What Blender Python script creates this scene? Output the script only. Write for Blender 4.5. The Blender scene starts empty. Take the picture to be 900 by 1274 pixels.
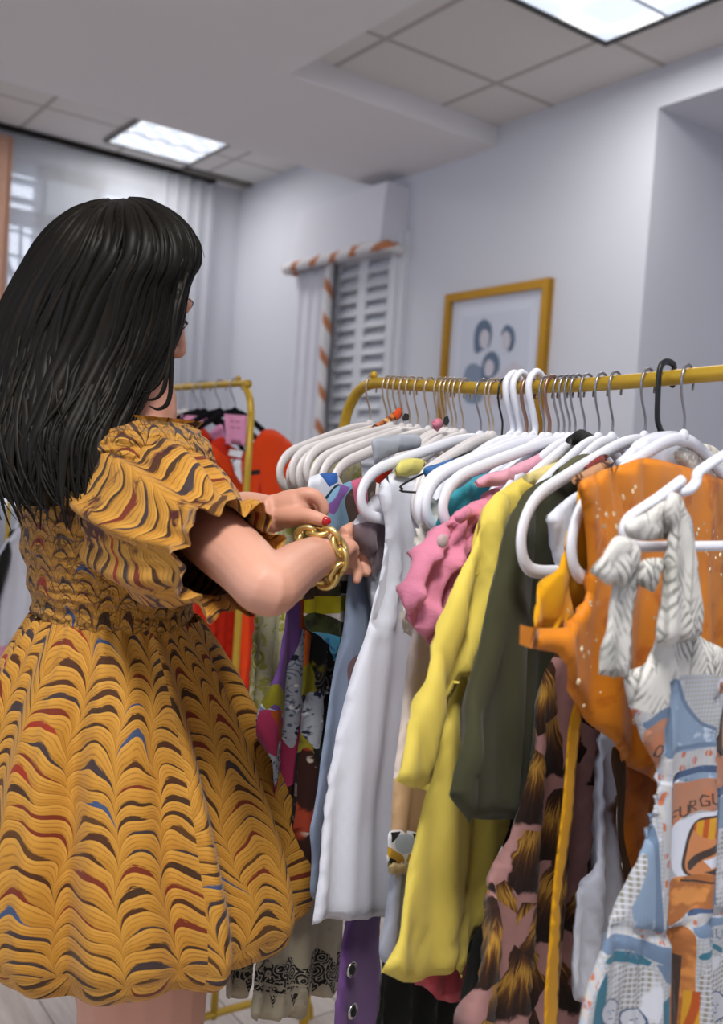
import bpy, bmesh, math, random
import numpy as np
from math import sin, cos, pi, radians, sqrt, atan2
from mathutils import Vector, noise as mnoise
from mathutils.geometry import delaunay_2d_cdt
random.seed(7)
SC = bpy.context.scene
COL = SC.collection
# ------------------------------------------------------------------ camera
FPX, CH = 1190.0, 1.37
YAW, PITCH, ROLL = radians(35.9), radians(2.5), radians(3.86)
fw = np.array([-cos(YAW)*cos(PITCH), sin(YAW)*cos(PITCH), -sin(PITCH)])
rt = np.cross(fw, [0, 0, 1]); rt /= np.linalg.norm(rt)
up = np.cross(rt, fw)
rt, up = cos(ROLL)*rt + sin(ROLL)*up, -sin(ROLL)*rt + cos(ROLL)*up
CAMP = np.array([0, 0, CH])
def ray(x, y): return fw + rt*((x-450)/FPX) - up*((y-637)/FPX)
def pd(x, y, d): return CAMP + ray(x, y)*d            # point at depth d
def px_at(x, y, X): r = ray(x, y); return CAMP + r*(X/r[0])
def py_at(x, y, Y): r = ray(x, y); return CAMP + r*(Y/r[1])
def pz_at(x, y, Z): r = ray(x, y); return CAMP + r*((Z-CH)/r[2])
def proj(P):
    d = np.asarray(P, float)-CAMP; w = d@fw
    return 450+FPX*(d@rt)/w, 637-FPX*(d@up)/w, w
# ------------------------------------------------------------------ materials
def lin(c):
    if isinstance(c, str):
        c = c.lstrip('#'); c = [int(c[i:i+2], 16)/255 for i in (0, 2, 4)]
    return tuple(v/12.92 if v <= .04045 else ((v+.055)/1.055)**2.4 for v in c)+(1,)
class NT:
    def __init__(s, name, rough=.85, spec=.25, metal=0, sheen=0):
        s.mat = bpy.data.materials.new(name); s.mat.use_nodes = True
        s.t = s.mat.node_tree; s.b = s.t.nodes['Principled BSDF']
        s.b.inputs['Roughness'].default_value = rough
        s.b.inputs['Specular IOR Level'].default_value = spec
        s.b.inputs['Metallic'].default_value = metal
        s.b.inputs['Sheen Weight'].default_value = sheen
    def n(s, t): return s.t.nodes.new(t)
    def ln(s, a, b): s.t.links.new(a, b)
    def put(s, sock, v):
        if isinstance(v, bpy.types.NodeSocket): s.ln(v, sock)
        elif isinstance(v, str): sock.default_value = lin(v)
        else: sock.default_value = v
    def uv(s): return s.n('ShaderNodeTexCoord').outputs['UV']
    def obj(s): return s.n('ShaderNodeTexCoord').outputs['Object']
    def m(s, op, a, b=0.0, c=0.0, clamp=False):
        k = s.n('ShaderNodeMath'); k.operation = op; k.use_clamp = clamp
        s.put(k.inputs[0], a); s.put(k.inputs[1], b); s.put(k.inputs[2], c); return k.outputs[0]
    def sep(s, v):
        k = s.n('ShaderNodeSeparateXYZ'); s.ln(v, k.inputs[0]); return k.outputs
    def comb(s, x, y, z=0.0):
        k = s.n('ShaderNodeCombineXYZ')
        for i, v in enumerate((x, y, z)): s.put(k.inputs[i], v)
        return k.outputs[0]
    def vm(s, op, a, b):
        k = s.n('ShaderNodeVectorMath'); k.operation = op
        s.put(k.inputs[0], a); s.put(k.inputs[1], b); return k.outputs[0]
    def noise(s, v, scale, detail=2, rough=.5, dist=0, off=0):
        k = s.n('ShaderNodeTexNoise')
        if off: v = s.vm('ADD', v, (off*3.1, off*1.7, off))
        s.ln(v, k.inputs['Vector']); k.inputs['Scale'].default_value = scale
        k.inputs['Detail'].default_value = detail; k.inputs['Roughness'].default_value = rough
        k.inputs['Distortion'].default_value = dist; return k.outputs['Fac']
    def vor(s, v, scale, feat='F1', rnd=1.0):
        k = s.n('ShaderNodeTexVoronoi'); k.feature = feat; s.ln(v, k.inputs['Vector'])
        k.inputs['Scale'].default_value = scale; k.inputs['Randomness'].default_value = rnd; return k.outputs
    def white(s, v):
        k = s.n('ShaderNodeTexWhiteNoise'); k.noise_dimensions = '3D'; s.ln(v, k.inputs['Vector']); return k.outputs['Value']
    def mix(s, f, a, b):
        k = s.n('ShaderNodeMix'); k.data_type = 'RGBA'
        s.put(k.inputs[0], f); s.put(k.inputs[6], a); s.put(k.inputs[7], b); return k.outputs[2]
    def ramp(s, f, stops, const=False):
        k = s.n('ShaderNodeValToRGB'); s.put(k.inputs[0], f); e = k.color_ramp
        if const: e.interpolation = 'CONSTANT'
        while len(e.elements) < len(stops): e.elements.new(.5)
        for el, (p, c) in zip(e.elements, stops): el.position = p; el.color = lin(c)
        return k.outputs[0]
    def step(s, v, lo, hi): 
        k = s.n('ShaderNodeMapRange'); k.interpolation_type = 'SMOOTHSTEP'
        s.put(k.inputs[0], v); k.inputs[1].default_value = lo; k.inputs[2].default_value = hi; return k.outputs[0]
    def col(s, c): s.put(s.b.inputs['Base Color'], c)
    def bump(s, h, st=.3, d=.002):
        k = s.n('ShaderNodeBump'); k.inputs['Strength'].default_value = st; k.inputs['Distance'].default_value = d
        s.ln(h, k.inputs['Height']); s.ln(k.outputs[0], s.b.inputs['Normal'])
def plain(name, c, rough=.5, metal=0, spec=.4, var=0, scale=40):
    g = NT(name, rough, spec, metal)
    if var:
        f = g.noise(g.obj(), scale, 3)
        a = lin(c); d = tuple(v*(1-var) for v in a[:3])+(1,)
        k = g.mix(f, a, d); g.col(k)
    else: g.col(c)
    return g.mat
def cloth_mat(name, c, rough=.88, sheen=.1, var=.12, weave=2600, c2=None, spec=.15, metal=0):
    g = NT(name, rough, spec, metal, sheen); uv = g.uv()
    a = lin(c); d = lin(c2) if c2 else tuple(v*(1-var) for v in a[:3])+(1,)
    g.col(g.mix(g.noise(uv, 18, 4, .6), a, d))
    s = g.sep(uv)
    w = g.m('MULTIPLY', g.m('SINE', g.m('MULTIPLY', s[0], weave*2)), g.m('SINE', g.m('MULTIPLY', s[1], weave*2)))
    g.bump(g.m('ADD', g.m('MULTIPLY', w, .10), g.noise(uv, 28, 4)), .22, .003)
    return g.mat
def print_mat(name, base, layers, rough=.85, spec=.15, warp=.02, sx=1, sy=1):
    """layers: (kind, scale, lo, hi, colour[, seed])"""
    g = NT(name, rough, spec, 0, .08); uv = g.uv()
    s = g.sep(uv); uv = g.comb(g.m('MULTIPLY', s[0], sx), g.m('MULTIPLY', s[1], sy), 0.0)
    wn = g.n('ShaderNodeTexNoise'); wn.inputs['Scale'].default_value = 14; g.ln(uv, wn.inputs['Vector'])
    uvw = g.vm('ADD', uv, g.vm('MULTIPLY', g.vm('SUBTRACT', wn.outputs['Color'], (.5, .5, .5)), (warp*2, warp*2, 0)))
    c = g.mix(g.noise(uv, 20, 3), lin(base), tuple(v*.88 for v in lin(base)[:3])+(1,))
    for L in layers:
        kind, sc, lo, hi, colr = L[:5]; seed = L[5] if len(L) > 5 else 1
        v = g.vm('ADD', uvw, (seed*.37, seed*.71, seed*.13))
        if kind == 'noise': f = g.noise(v, sc, 3, .55)
        elif kind == 'spot': f = g.m('SUBTRACT', 1.0, g.vor(v, sc)['Distance'])
        elif kind == 'cell': f = g.white(g.vor(v, sc)['Position'])
        elif kind == 'edge': f = g.m('SUBTRACT', 1.0, g.vor(v, sc, 'DISTANCE_TO_EDGE')['Distance'])
        elif kind == 'ring': f = g.m('ADD', .5, g.m('MULTIPLY', .5, g.m('SINE', g.m('MULTIPLY', g.vor(v, sc)['Distance'], 26))))
        elif kind == 'sx': f = g.m('ADD', .5, g.m('MULTIPLY', .5, g.m('SINE', g.m('MULTIPLY', g.sep(v)[0], sc))))
        elif kind == 'sy': f = g.m('ADD', .5, g.m('MULTIPLY', .5, g.m('SINE', g.m('MULTIPLY', g.sep(v)[1], sc))))
        f = g.step(f, lo, hi)
        if len(L) > 6:
            f = g.m('MULTIPLY', f, g.step(g.noise(v, L[6], 2, .5, 0, 3), .48, .54))
        c = g.mix(f, c, colr)
    g.col(c); g.bump(g.noise(uv, 60, 3), .2, .002)
    return g.mat
# ------------------------------------------------------------------ object helpers
WL = {}
def setp(o, label=None, cat=None, group=None, kind=None):
    if label: o['label'] = label
    if cat: o['category'] = cat
    if group: o['group'] = group
    if kind: o['kind'] = kind
    return o
def thing(name, base, label, cat, group=None, rz=0):
    o = bpy.data.objects.new(name, None); COL.objects.link(o); o.empty_display_size = .05
    o.location = base; o.rotation_euler = (0, 0, rz); WL[o.name] = np.array(base, float)
    return setp(o, label, cat, group)
class MB:
    def __init__(s): s.v = []; s.f = []; s.uv = {}; s.mi = []
    def add(s, vs, fs, mi=0):
        o = len(s.v); s.v += [tuple(map(float, v)) for v in vs]
        s.f += [tuple(i+o for i in f) for f in fs]; s.mi += [mi]*len(fs); return o
    def box(s, a, b, mi=0, M=None):
        (x0, y0, z0), (x1, y1, z1) = a, b
        vs = [(x0,y0,z0),(x1,y0,z0),(x1,y1,z0),(x0,y1,z0),(x0,y0,z1),(x1,y0,z1),(x1,y1,z1),(x0,y1,z1)]
        if M is not None: vs = [M@Vector(v) for v in vs]
        s.add(vs, [(0,3,2,1),(4,5,6,7),(0,1,5,4),(1,2,6,5),(2,3,7,6),(3,0,4,7)], mi); return s
    def tube(s, pts, rad, n=10, sub=6, closed=False, flat=None, fdir=None, mi=0, rawpts=False):
        """round (or flattened) tube along a smooth path; flat = thickness factor across fdir"""
        P = np.array(pts, float)
        R = np.full(len(P), rad, float) if np.isscalar(rad) else np.array(rad, float)
        if not rawpts: P, R = spline(P, R, sub, closed)
        k = len(P)
        T = np.zeros_like(P)
        for i in range(k):
            a, b = (P[(i-1) % k], P[(i+1) % k]) if closed else (P[max(0, i-1)], P[min(k-1, i+1)])
            d = b-a; T[i] = d/(np.linalg.norm(d)+1e-12)
        ref = np.array(fdir if fdir is not None else ([0, 0, 1] if abs(T[0][2]) < .9 else [1, 0, 0]), float)
        vs = []; prev = None
        for i in range(k):
            if fdir is not None or prev is None: u = ref-T[i]*(ref@T[i])
            else: u = prev-T[i]*(prev@T[i])
            if np.linalg.norm(u) < 1e-6: u = np.cross(T[i], [.3, .5, .8])
            u /= np.linalg.norm(u); prev = u; w = np.cross(T[i], u)
            fu = 1 if flat is None else flat
            for j in range(n):
                a = 2*pi*j/n; vs.append(P[i]+R[i]*(u*cos(a)*fu+w*sin(a)))
        fs = []
        for i in range(k if closed else k-1):
            i2 = (i+1) % k
            for j in range(n):
                j2 = (j+1) % n; fs.append((i*n+j, i*n+j2, i2*n+j2, i2*n+j))
        if not closed:
            vs.append(P[0]-T[0]*R[0]*.5); c0 = len(vs)-1; vs.append(P[-1]+T[-1]*R[-1]*.5); c1 = len(vs)-1
            for j in range(n):
                j2 = (j+1) % n; fs.append((c0, j2, j)); fs.append((c1, (k-1)*n+j, (k-1)*n+j2))
        s.add(vs, fs, mi); return s
    def ell(s, c, r, nu=20, nv=12, M=None, mi=0, fn=None):
        vs = []; c = np.array(c, float)
        for i in range(nv+1):
            th = pi*i/nv
            for j in range(nu):
                a = 2*pi*j/nu; v = np.array([sin(th)*cos(a), sin(th)*sin(a), cos(th)])
                p = v*np.array(r)
                if fn: p = fn(v, p)
                if M is not None: p = M@p
                vs.append(c+p)
        fs = []
        for i in range(nv):
            for j in range(nu):
                j2 = (j+1) % nu; fs.append((i*nu+j, (i+1)*nu+j, (i+1)*nu+j2, i*nu+j2))
        s.add(vs, fs, mi); return s
    def rings(s, rings, cap=True, mi=0, uvs=None):
        k = len(rings); n = len(rings[0]); o = len(s.v)
        vs = [p for r in rings for p in r]
        fs = [(i*n+j, i*n+(j+1) % n, (i+1)*n+(j+1) % n, (i+1)*n+j) for i in range(k-1) for j in range(n)]
        if cap:
            vs.append(np.mean(rings[0], 0)); vs.append(np.mean(rings[-1], 0))
            for j in range(n):
                fs.append((k*n, (j+1) % n, j)); fs.append((k*n+1, (k-1)*n+j, (k-1)*n+(j+1) % n))
        s.add(vs, fs, mi)
        if uvs is not None:
            for i in range(k):
                for j in range(n): s.uv[o+i*n+j] = uvs[i][j]
            s.wrap = uvs[0][-1][0]+(uvs[0][1][0]-uvs[0][0][0])
        return s
    def build(s, name, mats, parent=None, smooth=True, base=None, weld=False):
        V = np.array(s.v)
        me = bpy.data.meshes.new(name)
        if parent is not None: wl = WL[parent.name]
        else:
            wl = np.array(base, float) if base is not None else np.array([V[:, 0].mean(), V[:, 1].mean(), V[:, 2].min()])
        me.from_pydata([tuple(v) for v in V-wl], [], s.f)
        if not isinstance(mats, (list, tuple)): mats = [mats]
        for m_ in mats: me.materials.append(m_)
        me.polygons.foreach_set('material_index', s.mi)
        if smooth: me.polygons.foreach_set('use_smooth', [True]*len(me.polygons))
        if s.uv:
            L = me.uv_layers.new(name='UVMap')
            for p in me.polygons:
                us = [s.uv.get(me.loops[li].vertex_index, (0, 0)) for li in p.loop_indices]
                mx = max(u[0] for u in us)
                for li, u in zip(p.loop_indices, us):
                    if getattr(s, 'wrap', 0) and mx-u[0] > s.wrap*.5: u = (u[0]+s.wrap, u[1])
                    L.data[li].uv = u
        me.validate(); me.update()
        bm = bmesh.new(); bm.from_mesh(me)
        if weld: bmesh.ops.remove_doubles(bm, verts=bm.verts, dist=1e-5)
        bmesh.ops.recalc_face_normals(bm, faces=bm.faces); bm.to_mesh(me); bm.free()
        o = bpy.data.objects.new(name, me); COL.objects.link(o)
        if parent is not None: o.parent = parent
        else: o.location = wl
        WL[o.name] = wl
        return o
def spline(P, R=None, sub=6, closed=False):
    P = np.array(P, float); k = len(P)
    if R is None: R = np.zeros(k)
    if k < 3 and not closed: 
        ts = np.linspace(0, 1, max(2, sub))[:, None]; return P[0]+(P[1]-P[0])*ts, R[0]+(R[1]-R[0])*ts[:, 0]
    out = []; ro = []
    for i in range(k if closed else k-1):
        g = (lambda q: P[q % k]) if closed else (lambda q: P[min(max(q, 0), k-1)])
        p0, p1, p2, p3 = g(i-1), g(i), g(i+1), g(i+2)
        r1, r2 = R[i % k], R[(i+1) % k]
        for t in np.linspace(0, 1, sub, endpoint=False):
            out.append(.5*((2*p1)+(-p0+p2)*t+(2*p0-5*p1+4*p2-p3)*t*t+(-p0+3*p1-3*p2+p3)*t**3)); ro.append(r1+(r2-r1)*t)
    if not closed: out.append(P[-1]); ro.append(R[-1])
    return np.array(out), np.array(ro)
# ------------------------------------------------------------------ cloth traced on a hanger's own plane
class Plane:
    def __init__(s, X, Y, yaw): 
        s.O = np.array([X, Y]); s.yaw = yaw
        s.t = np.array([-sin(yaw), cos(yaw)]); s.n = np.array([cos(yaw), sin(yaw)])
    def az(s, x, y, off=0):
        r = ray(x, y); k = (s.n@s.O+off)/(s.n@r[:2]); P = r*k
        return (P[:2]-s.O)@s.t, P[2]+CH
    def pt(s, a, z, off=0):
        q = s.O+s.t*a+s.n*off; return np.array([q[0], q[1], z])
    def P(s, x, y, off=0): return s.pt(*s.az(x, y, off), off)
def inside(poly, pts):
    x, y = pts[:, 0], pts[:, 1]; r = np.zeros(len(pts), bool); n = len(poly); j = n-1
    for i in range(n):
        xi, yi = poly[i]; xj, yj = poly[j]
        if yi != yj:
            c = ((yi > y) != (yj > y)) & (x < (xj-xi)*(y-yi)/(yj-yi)+xi); r ^= c
        j = i
    return r
def outline(pp, step=4.0, smooth=True):
    """pixel outline -> dense outline; a third entry marks a sharp corner"""
    n = len(pp); P = [np.array(p[:2], float) for p in pp]; out = []
    cor = [len(p) > 2 or not smooth for p in pp]
    for i in range(n):
        p1, p2 = P[i], P[(i+1) % n]
        p0 = P[i-1] if not cor[i] else 2*p1-p2
        p3 = P[(i+2) % n] if not cor[(i+1) % n] else 2*p2-p1
        L = np.linalg.norm(p2-p1); k = max(1, int(L/step))
        d1 = np.linalg.norm(p1-p0)+1e-6; d2 = L+1e-6; d3 = np.linalg.norm(p3-p2)+1e-6
        m1 = (p2-p0)/(d1+d2)*d2; m2 = (p3-p1)/(d2+d3)*d2
        for t in np.linspace(0, 1, k, endpoint=False):
            h00, h10, h01, h11 = 2*t**3-3*t*t+1, t**3-2*t*t+t, -2*t**3+3*t*t, t**3-t*t
            out.append(h00*p1+h10*m1+h01*p2+h11*m2)
    return out
def segdist(pts, poly, closed=True):
    A = np.array(poly); B = np.roll(A, -1, 0) if closed else A[1:]
    if not closed: A = A[:-1]
    best = np.full(len(pts), 1e9)
    for a, b in zip(A, B):
        d = b-a; L = d@d+1e-12
        t = np.clip(((pts-a)@d)/L, 0, 1)
        q = pts-(a+t[:, None]*d); best = np.minimum(best, (q*q).sum(1))
    return np.sqrt(best)
FOLDSEED = [0]
def cloth(name, pp, pl, mats, T=.008, soft=.025, fold=(.006, .07, .0), off=0, parent=None, res=.009, regions=(), creases=(),
          smooth=True, ramp=True, label=None, cat=None, group=None, wr=.002, rough_edge=0, kind=None):
    T *= .5; soft *= .55
    FOLDSEED[0] += 1; sd = FOLDSEED[0]*3.7
    O2 = np.array([pl.az(x, y, off) for x, y in outline(pp, 4, smooth)])
    O2[:, 1] = np.maximum(O2[:, 1], .02)
    if rough_edge:
        O2 = O2+np.array([[rough_edge*sin(i*1.9), rough_edge*cos(i*2.7)] for i in range(len(O2))])
    lo, hi = O2.min(0), O2.max(0)
    gx = np.arange(lo[0]+res*.5, hi[0], res); gz = np.arange(lo[1]+res*.5, hi[1], res*1.3)
    G = np.array([(x+(res*.5 if k % 2 else 0), z) for k, z in enumerate(gz) for x in gx])
    if len(G):
        G = G[inside(O2, G)]
    if len(G): G = G[segdist(G, O2) > res*.45]
    vs = [tuple(p) for p in O2]; n0 = len(vs); ed = [(i, (i+1) % n0) for i in range(n0)]
    RP = []
    for rp, mi in regions:
        q = np.array([pl.az(x, y, off) for x, y in outline(rp, 4, len(rp) > 4)]); RP.append((q, mi))
        b = len(vs); vs += [tuple(p) for p in q]; ed += [(b+i, b+(i+1) % len(q)) for i in range(len(q))]
    if len(G): vs += [tuple(p) for p in G]
    cv, ce, cf = delaunay_2d_cdt([Vector(v) for v in vs], ed, [], 0, 1e-6)[:3]
    C = np.array([(v.x, v.y) for v in cv]); F = [tuple(f) for f in cf]
    cen = np.array([C[list(f)].mean(0) for f in F]); keep = inside(O2, cen)
    mi = np.zeros(len(F), int)
    for q, m_ in RP: mi[inside(q, cen)] = m_
    F2 = [(f, m_) for f, k_, m_ in zip(F, keep, mi) if k_]
    d = segdist(C, O2); q = np.clip(d/soft, 0, 1)
    h = T*np.sqrt(np.clip(1-(1-q)**2, 0, 1))
    top = hi[1]; H = max(.05, hi[1]-lo[1])
    am, lam, sk = fold
    dep = (top-C[:, 1])/H
    rp = np.clip(dep*1.6, .12, 1) if ramp else np.ones(len(C))
    nz = np.array([mnoise.noise((x*7, z*2.2, sd)) for x, z in C]); nz2 = np.array([mnoise.noise((x*22, z*14, sd+9)) for x, z in C])
    ph = 2*pi*(C[:, 0]+sk*C[:, 1])/lam+sd+2.2*nz
    f = am*rp*(np.sin(ph)+.4*np.sin(2.3*ph+1.1))+wr*nz2+am*.45*nz
    h = h*(1+.35*nz)
    for cp, ca, cw in creases:
        cl = np.array([pl.az(x, y, off) for x, y in cp]); dd = segdist(C, cl, False)
        h = h+ca*np.exp(-(dd/cw)**2)*(q > .05)
    onb = d < 1e-5
    m = MB(); fi = []; bi = []
    for i in range(len(C)):
        fi.append(len(m.v)); m.v.append(tuple(pl.pt(C[i, 0], C[i, 1], off+f[i]+(0 if onb[i] else h[i]))))
        m.uv[fi[-1]] = (C[i, 0], C[i, 1])
    for i in range(len(C)):
        if onb[i]: bi.append(fi[i])
        else:
            bi.append(len(m.v)); m.v.append(tuple(pl.pt(C[i, 0], C[i, 1], off+f[i]-max(h[i], .0008)))); m.uv[bi[-1]] = (C[i, 0], C[i, 1])
    for fc, m_ in F2:
        m.f.append(tuple(fi[i] for i in fc)); m.mi.append(int(m_))
        b = tuple(bi[i] for i in reversed(fc))
        if set(b) != set(m.f[-1]): m.f.append(b); m.mi.append(int(m_))
    o = m.build(name, mats, parent)
    if label: setp(o, label, cat, group)
    if kind: o['kind'] = kind
    return o
WORLD = 1.35; LAMP = (8.0, 36.0, 18.0, 7.0)
EXPO = 0.74
# ================================================================== SETTING
RS = 1.5
def rz_(z): return CH+(z-1.37)*RS
XA, YB = -3.999*RS, 2.0875*RS
Z_STRIP, Z_SOF, Z_COF = rz_(2.62), rz_(2.42), rz_(2.485)
XS1, XS2, YC = -2.93*RS, -2.29*RS, 1.32*RS      # soffit far edge, coffer left edge, coffer near edge
def wall_mat(name, c, tex=.06):
    g = NT(name, .9, .15); o = g.obj()
    g.col(g.mix(g.noise(o, 1.6, 3), lin(c), tuple(v*(1-tex) for v in lin(c)[:3])+(1,)))
    g.bump(g.noise(o, 160, 2), .08, .002); return g.mat
M_wall = wall_mat('painted wall', '#cfd1da')
M_ceil = wall_mat('painted soffit', '#e3e1e3')
def tile_mat():
    g = NT('ceiling tile', .95, .1); o = g.obj(); s = g.sep(o)
    P = .59
    def line(v, off):
        f = g.m('FRACT', g.m('ADD', g.m('DIVIDE', g.m('SUBTRACT', v, off), P), 100.0))
        d = g.m('MINIMUM', f, g.m('SUBTRACT', 1.0, f))
        return g.step(d, .028, .018)
    k = g.m('MAXIMUM', line(s[0], TX0), line(s[1], TY0))
    base = g.mix(g.noise(o, 90, 3, .7), '#dedbd9', '#d3d0ce')
    g.col(g.mix(k, base, '#b3aeaa')); g.bump(g.noise(o, 220, 3), .25, .003)
    return g.mat
n2 = pz_at(755, 47, Z_COF); TX0, TY0 = n2[0], n2[1]
M_tile = tile_mat()
def struct(name, mb, mat, smooth=False):
    o = mb.build(name, mat, None, smooth, base=(0, 0, 0)); o['kind'] = 'structure'; return o
# floor: pale washed planks running along the wall
def floor_mat():
    g = NT('washed plank floor', .45, .35); o = g.obj(); s = g.sep(o)
    pw = g.m('DIVIDE', s[1], .13); row = g.m('FLOOR', pw); fr = g.m('FRACT', g.m('ADD', pw, 50.0))
    off = g.m('MULTIPLY', g.white(g.comb(row, 0.0)), 3.0)
    pl_ = g.m('DIVIDE', g.m('ADD', s[0], off), 1.3); cell = g.m('FLOOR', pl_)
    fx = g.m('FRACT', g.m('ADD', pl_, 50.0))
    tone = g.white(g.comb(row, cell))
    st = g.comb(g.m('MULTIPLY', s[0], 3.0), g.m('MULTIPLY', s[1], 40.0), tone)
    gr = g.noise(st, 1.5, 5, .65, .6)
    c = g.ramp(g.m('ADD', g.m('MULTIPLY', gr, .75), g.m('MULTIPLY', tone, .25)), [(.25, '#a2948a'), (.5, '#c2b7ad'), (.75, '#d6cec7')])
    gap = g.m('MAXIMUM', g.step(g.m('MINIMUM', fr, g.m('SUBTRACT', 1.0, fr)), .02, .008), g.step(fx, .004, .0015))
    g.col(g.mix(gap, c, '#6b5f57')); g.bump(gr, .1, .002); return g.mat
struct('floor', MB().box((XA-.1, -4.5, -.06), (4.5, YB+1.0, 0)), floor_mat())
# wall_right: the picture wall, with an alcove that starts right of the picture
XAL, ZAL = -1.67*RS, rz_(2.378)
struct('wall_right', MB().box((XA-.12, YB, 0), (XAL, YB+.9, Z_STRIP+.05)).box((XAL, YB, ZAL), (1.6, YB+.9, Z_STRIP+.05))
       .box((XAL, YB+.62, 0), (1.6, YB+.9, ZAL)), M_wall)
# ceiling slabs
struct('ceiling', MB().box((XA-.1, -4.5, Z_STRIP), (XS1+.02, YB, Z_STRIP+.08)).box((XS2-.02, YC-.02, Z_COF), (4.5, YB, Z_COF+.08)), M_tile)
struct('trim_1', MB().box((XS1, -4.5, Z_SOF), (XS2, YB, Z_STRIP+.08)).box((XS2, -4.5, Z_SOF), (4.5, YC, Z_STRIP+.08)), M_ceil)
struct('wall_light_block', MB().box((XA, -4.6, 0), (4.5, -4.5, 1.4)).box((4.5, -4.5, 0), (4.6, YB+.9, Z_COF)), M_wall)  # unseen walls, added and shaped to keep light off the lower clothes
# window wall (left), opening behind the sheer curtain
w0 = px_at(-40, 190, XA); w1 = px_at(60, 262, XA)
YW0, YW1 = px_at(-60, 300, XA)[1], px_at(196, 240, XA)[1]
ZW0, ZW1 = .9, px_at(55, 200, XA)[2]
struct('wall_left', MB().box((XA-.25, -4.5, 0), (XA, YW0, Z_STRIP)).box((XA-.25, YW1, 0), (XA, YB, Z_STRIP))
       .box((XA-.25, YW0, 0), (XA, YW1, ZW0)).box((XA-.25, YW0, ZW1), (XA, YW1, Z_STRIP)), M_wall)
struct('baseboard_right', MB().box((XA, YB-.02, 0), (XAL, YB, .14)), plain('white gloss trim', '#c9cad0', .4))
struct('baseboard_left', MB().box((XA, -2.5, 0), (XA+.02, YB-.02, .14)), plain('white gloss board', '#c9cad0', .4))
M_white = plain('white painted wood', '#b9c2cf', .5)
M_shut = plain('shutter paint', '#d0d3da', .5)
# window_1: shutters with open louvres and a lattice grille, daylight behind
wf = MB()
yb = [YW0, px_at(2, 220, XA)[1], px_at(58, 235, XA)[1], px_at(132, 240, XA)[1], YW1]
X0, X1 = XA-.16, XA-.10
for i, y in enumerate(yb): wf.box((X0, y-.035, ZW0), (X1, y+.035, ZW1))
for a, b in ((yb[2], yb[3]),): wf.box((X0, a, ZW0), (X1, b, ZW1))
zr = px_at(40, 268, XA)[2]
for z in (ZW0+.04, zr, ZW1-.03): wf.box((X0, YW0, z-.05), (X1, YW1, z+.05))
win = struct('window_1', wf, M_white)
lv = MB()
for a, b in ((yb[0], yb[1]), (yb[1], yb[2]), (yb[3], yb[4])):
    z = zr+.10
    while z < ZW1-.05:
        m = lv; m.box((X0+.0, a+.03, z-.012), (X1+.03, b-.03, z+.012)); z += .115
lo_ = lv.build('louvre', M_white, win, False); 
gr = MB()
for a, b in ((yb[0], yb[1]), (yb[1], yb[2]), (yb[3], yb[4])):
    n = 7
    for k in range(n):
        z = zr-.05-(k+.5)*.11
        gr.tube([(X0+.03, a, z), (X0+.03, (a+b)/2, z+random.uniform(-.03, .03)), (X0+.03, b, z+random.uniform(-.02, .02))], .010, 6, 4)
    for k in range(4):
        y = a+(b-a)*(k+.5)/4
        gr.tube([(X0+.03, y+random.uniform(-.05, .05), zr), (X0+.03, y, (zr+ZW0)/2+.3), (X0+.03, y+random.uniform(-.1, .1), ZW0)], .011, 6, 5)
    gr.tube([(X0+.03, a, zr-.02), (X0+.03, b, zr-.75)], .014, 6, 4)
gr.build('lattice', M_white, win)
# sheer curtain on a black rod along the window wall
rodY0, rodY1 = -1.5, px_at(258, 231, XA)[1]; ZR = px_at(200, 213, XA)[2]
rd = thing('curtain_rod', (XA+.09, 1.0, ZR), 'black curtain rod above the sheer curtain, high on the window wall', 'curtain rod')
M_black = plain('black metal', '#23211f', .45, .6)
MB().tube([(XA+.09, rodY0, ZR), (XA+.09, rodY1-.05, ZR)], .022, 10).build('rod', M_black, rd)
MB().ell((XA+.09, rodY1-.02, ZR), (.03, .045, .03)).build('finial', M_black, rd)
MB().box((XA, rodY1-.12, ZR-.015), (XA+.09, rodY1-.09, ZR+.015)).build('bracket', M_black, rd, False)
def sheer_mat():
    g = NT('sheer voile', .9, .1); g.col('#d6d8de')
    tr = g.n('ShaderNodeBsdfTransparent'); tl = g.n('ShaderNodeBsdfTranslucent'); tl.inputs[0].default_value = lin('#e2e4e9')
    a = g.n('ShaderNodeMixShader'); b = g.n('ShaderNodeMixShader'); a.inputs[0].default_value = .35; b.inputs[0].default_value = .42
    out = g.t.nodes['Material Output']
    g.ln(g.b.outputs[0], a.inputs[1]); g.ln(tl.outputs[0], a.inputs[2]); g.ln(a.outputs[0], b.inputs[2]); g.ln(tr.outputs[0], b.inputs[1])
    g.ln(b.outputs[0], out.inputs[0]); return g.mat
def drape(name, mat, P0, P1, z0, z1, amp, lam, parent=None, n=160, nz=14, seed=1, thick=.004):
    P0 = np.array(P0); P1 = np.array(P1); L = np.linalg.norm(P1-P0); t = (P1-P0)/L; nn = np.array([-t[1], t[0]])
    r = []
    m = MB()
    for i in range(nz+1):
        z = z1+(z0-z1)*i/nz; k = .5+.5*i/nz
        for j in range(n+1):
            s = L*j/n; ph = 2*pi*s/lam+seed+1.5*mnoise.noise((s*3, seed, i*.05))
            q = P0+t*s+nn*amp*k*(sin(ph)+.35*sin(2.1*ph)); m.v.append((q[0], q[1], z)); m.uv[len(m.v)-1] = (s, z)
    w = n+1
    for i in range(nz):
        for j in range(n): m.f.append((i*w+j, i*w+j+1, (i+1)*w+j+1, (i+1)*w+j)); m.mi.append(0)
    o = m.build(name, mat, parent)
    md = o.modifiers.new('solid', 'SOLIDIFY'); md.thickness = thick
    return o
c = drape('sheer_curtain', sheer_mat(), (XA+.09, -1.4), (XA+.09, px_at(200, 240, XA)[1]), .03, ZR-.02, .008, .42, n=200, thick=.001)
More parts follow.
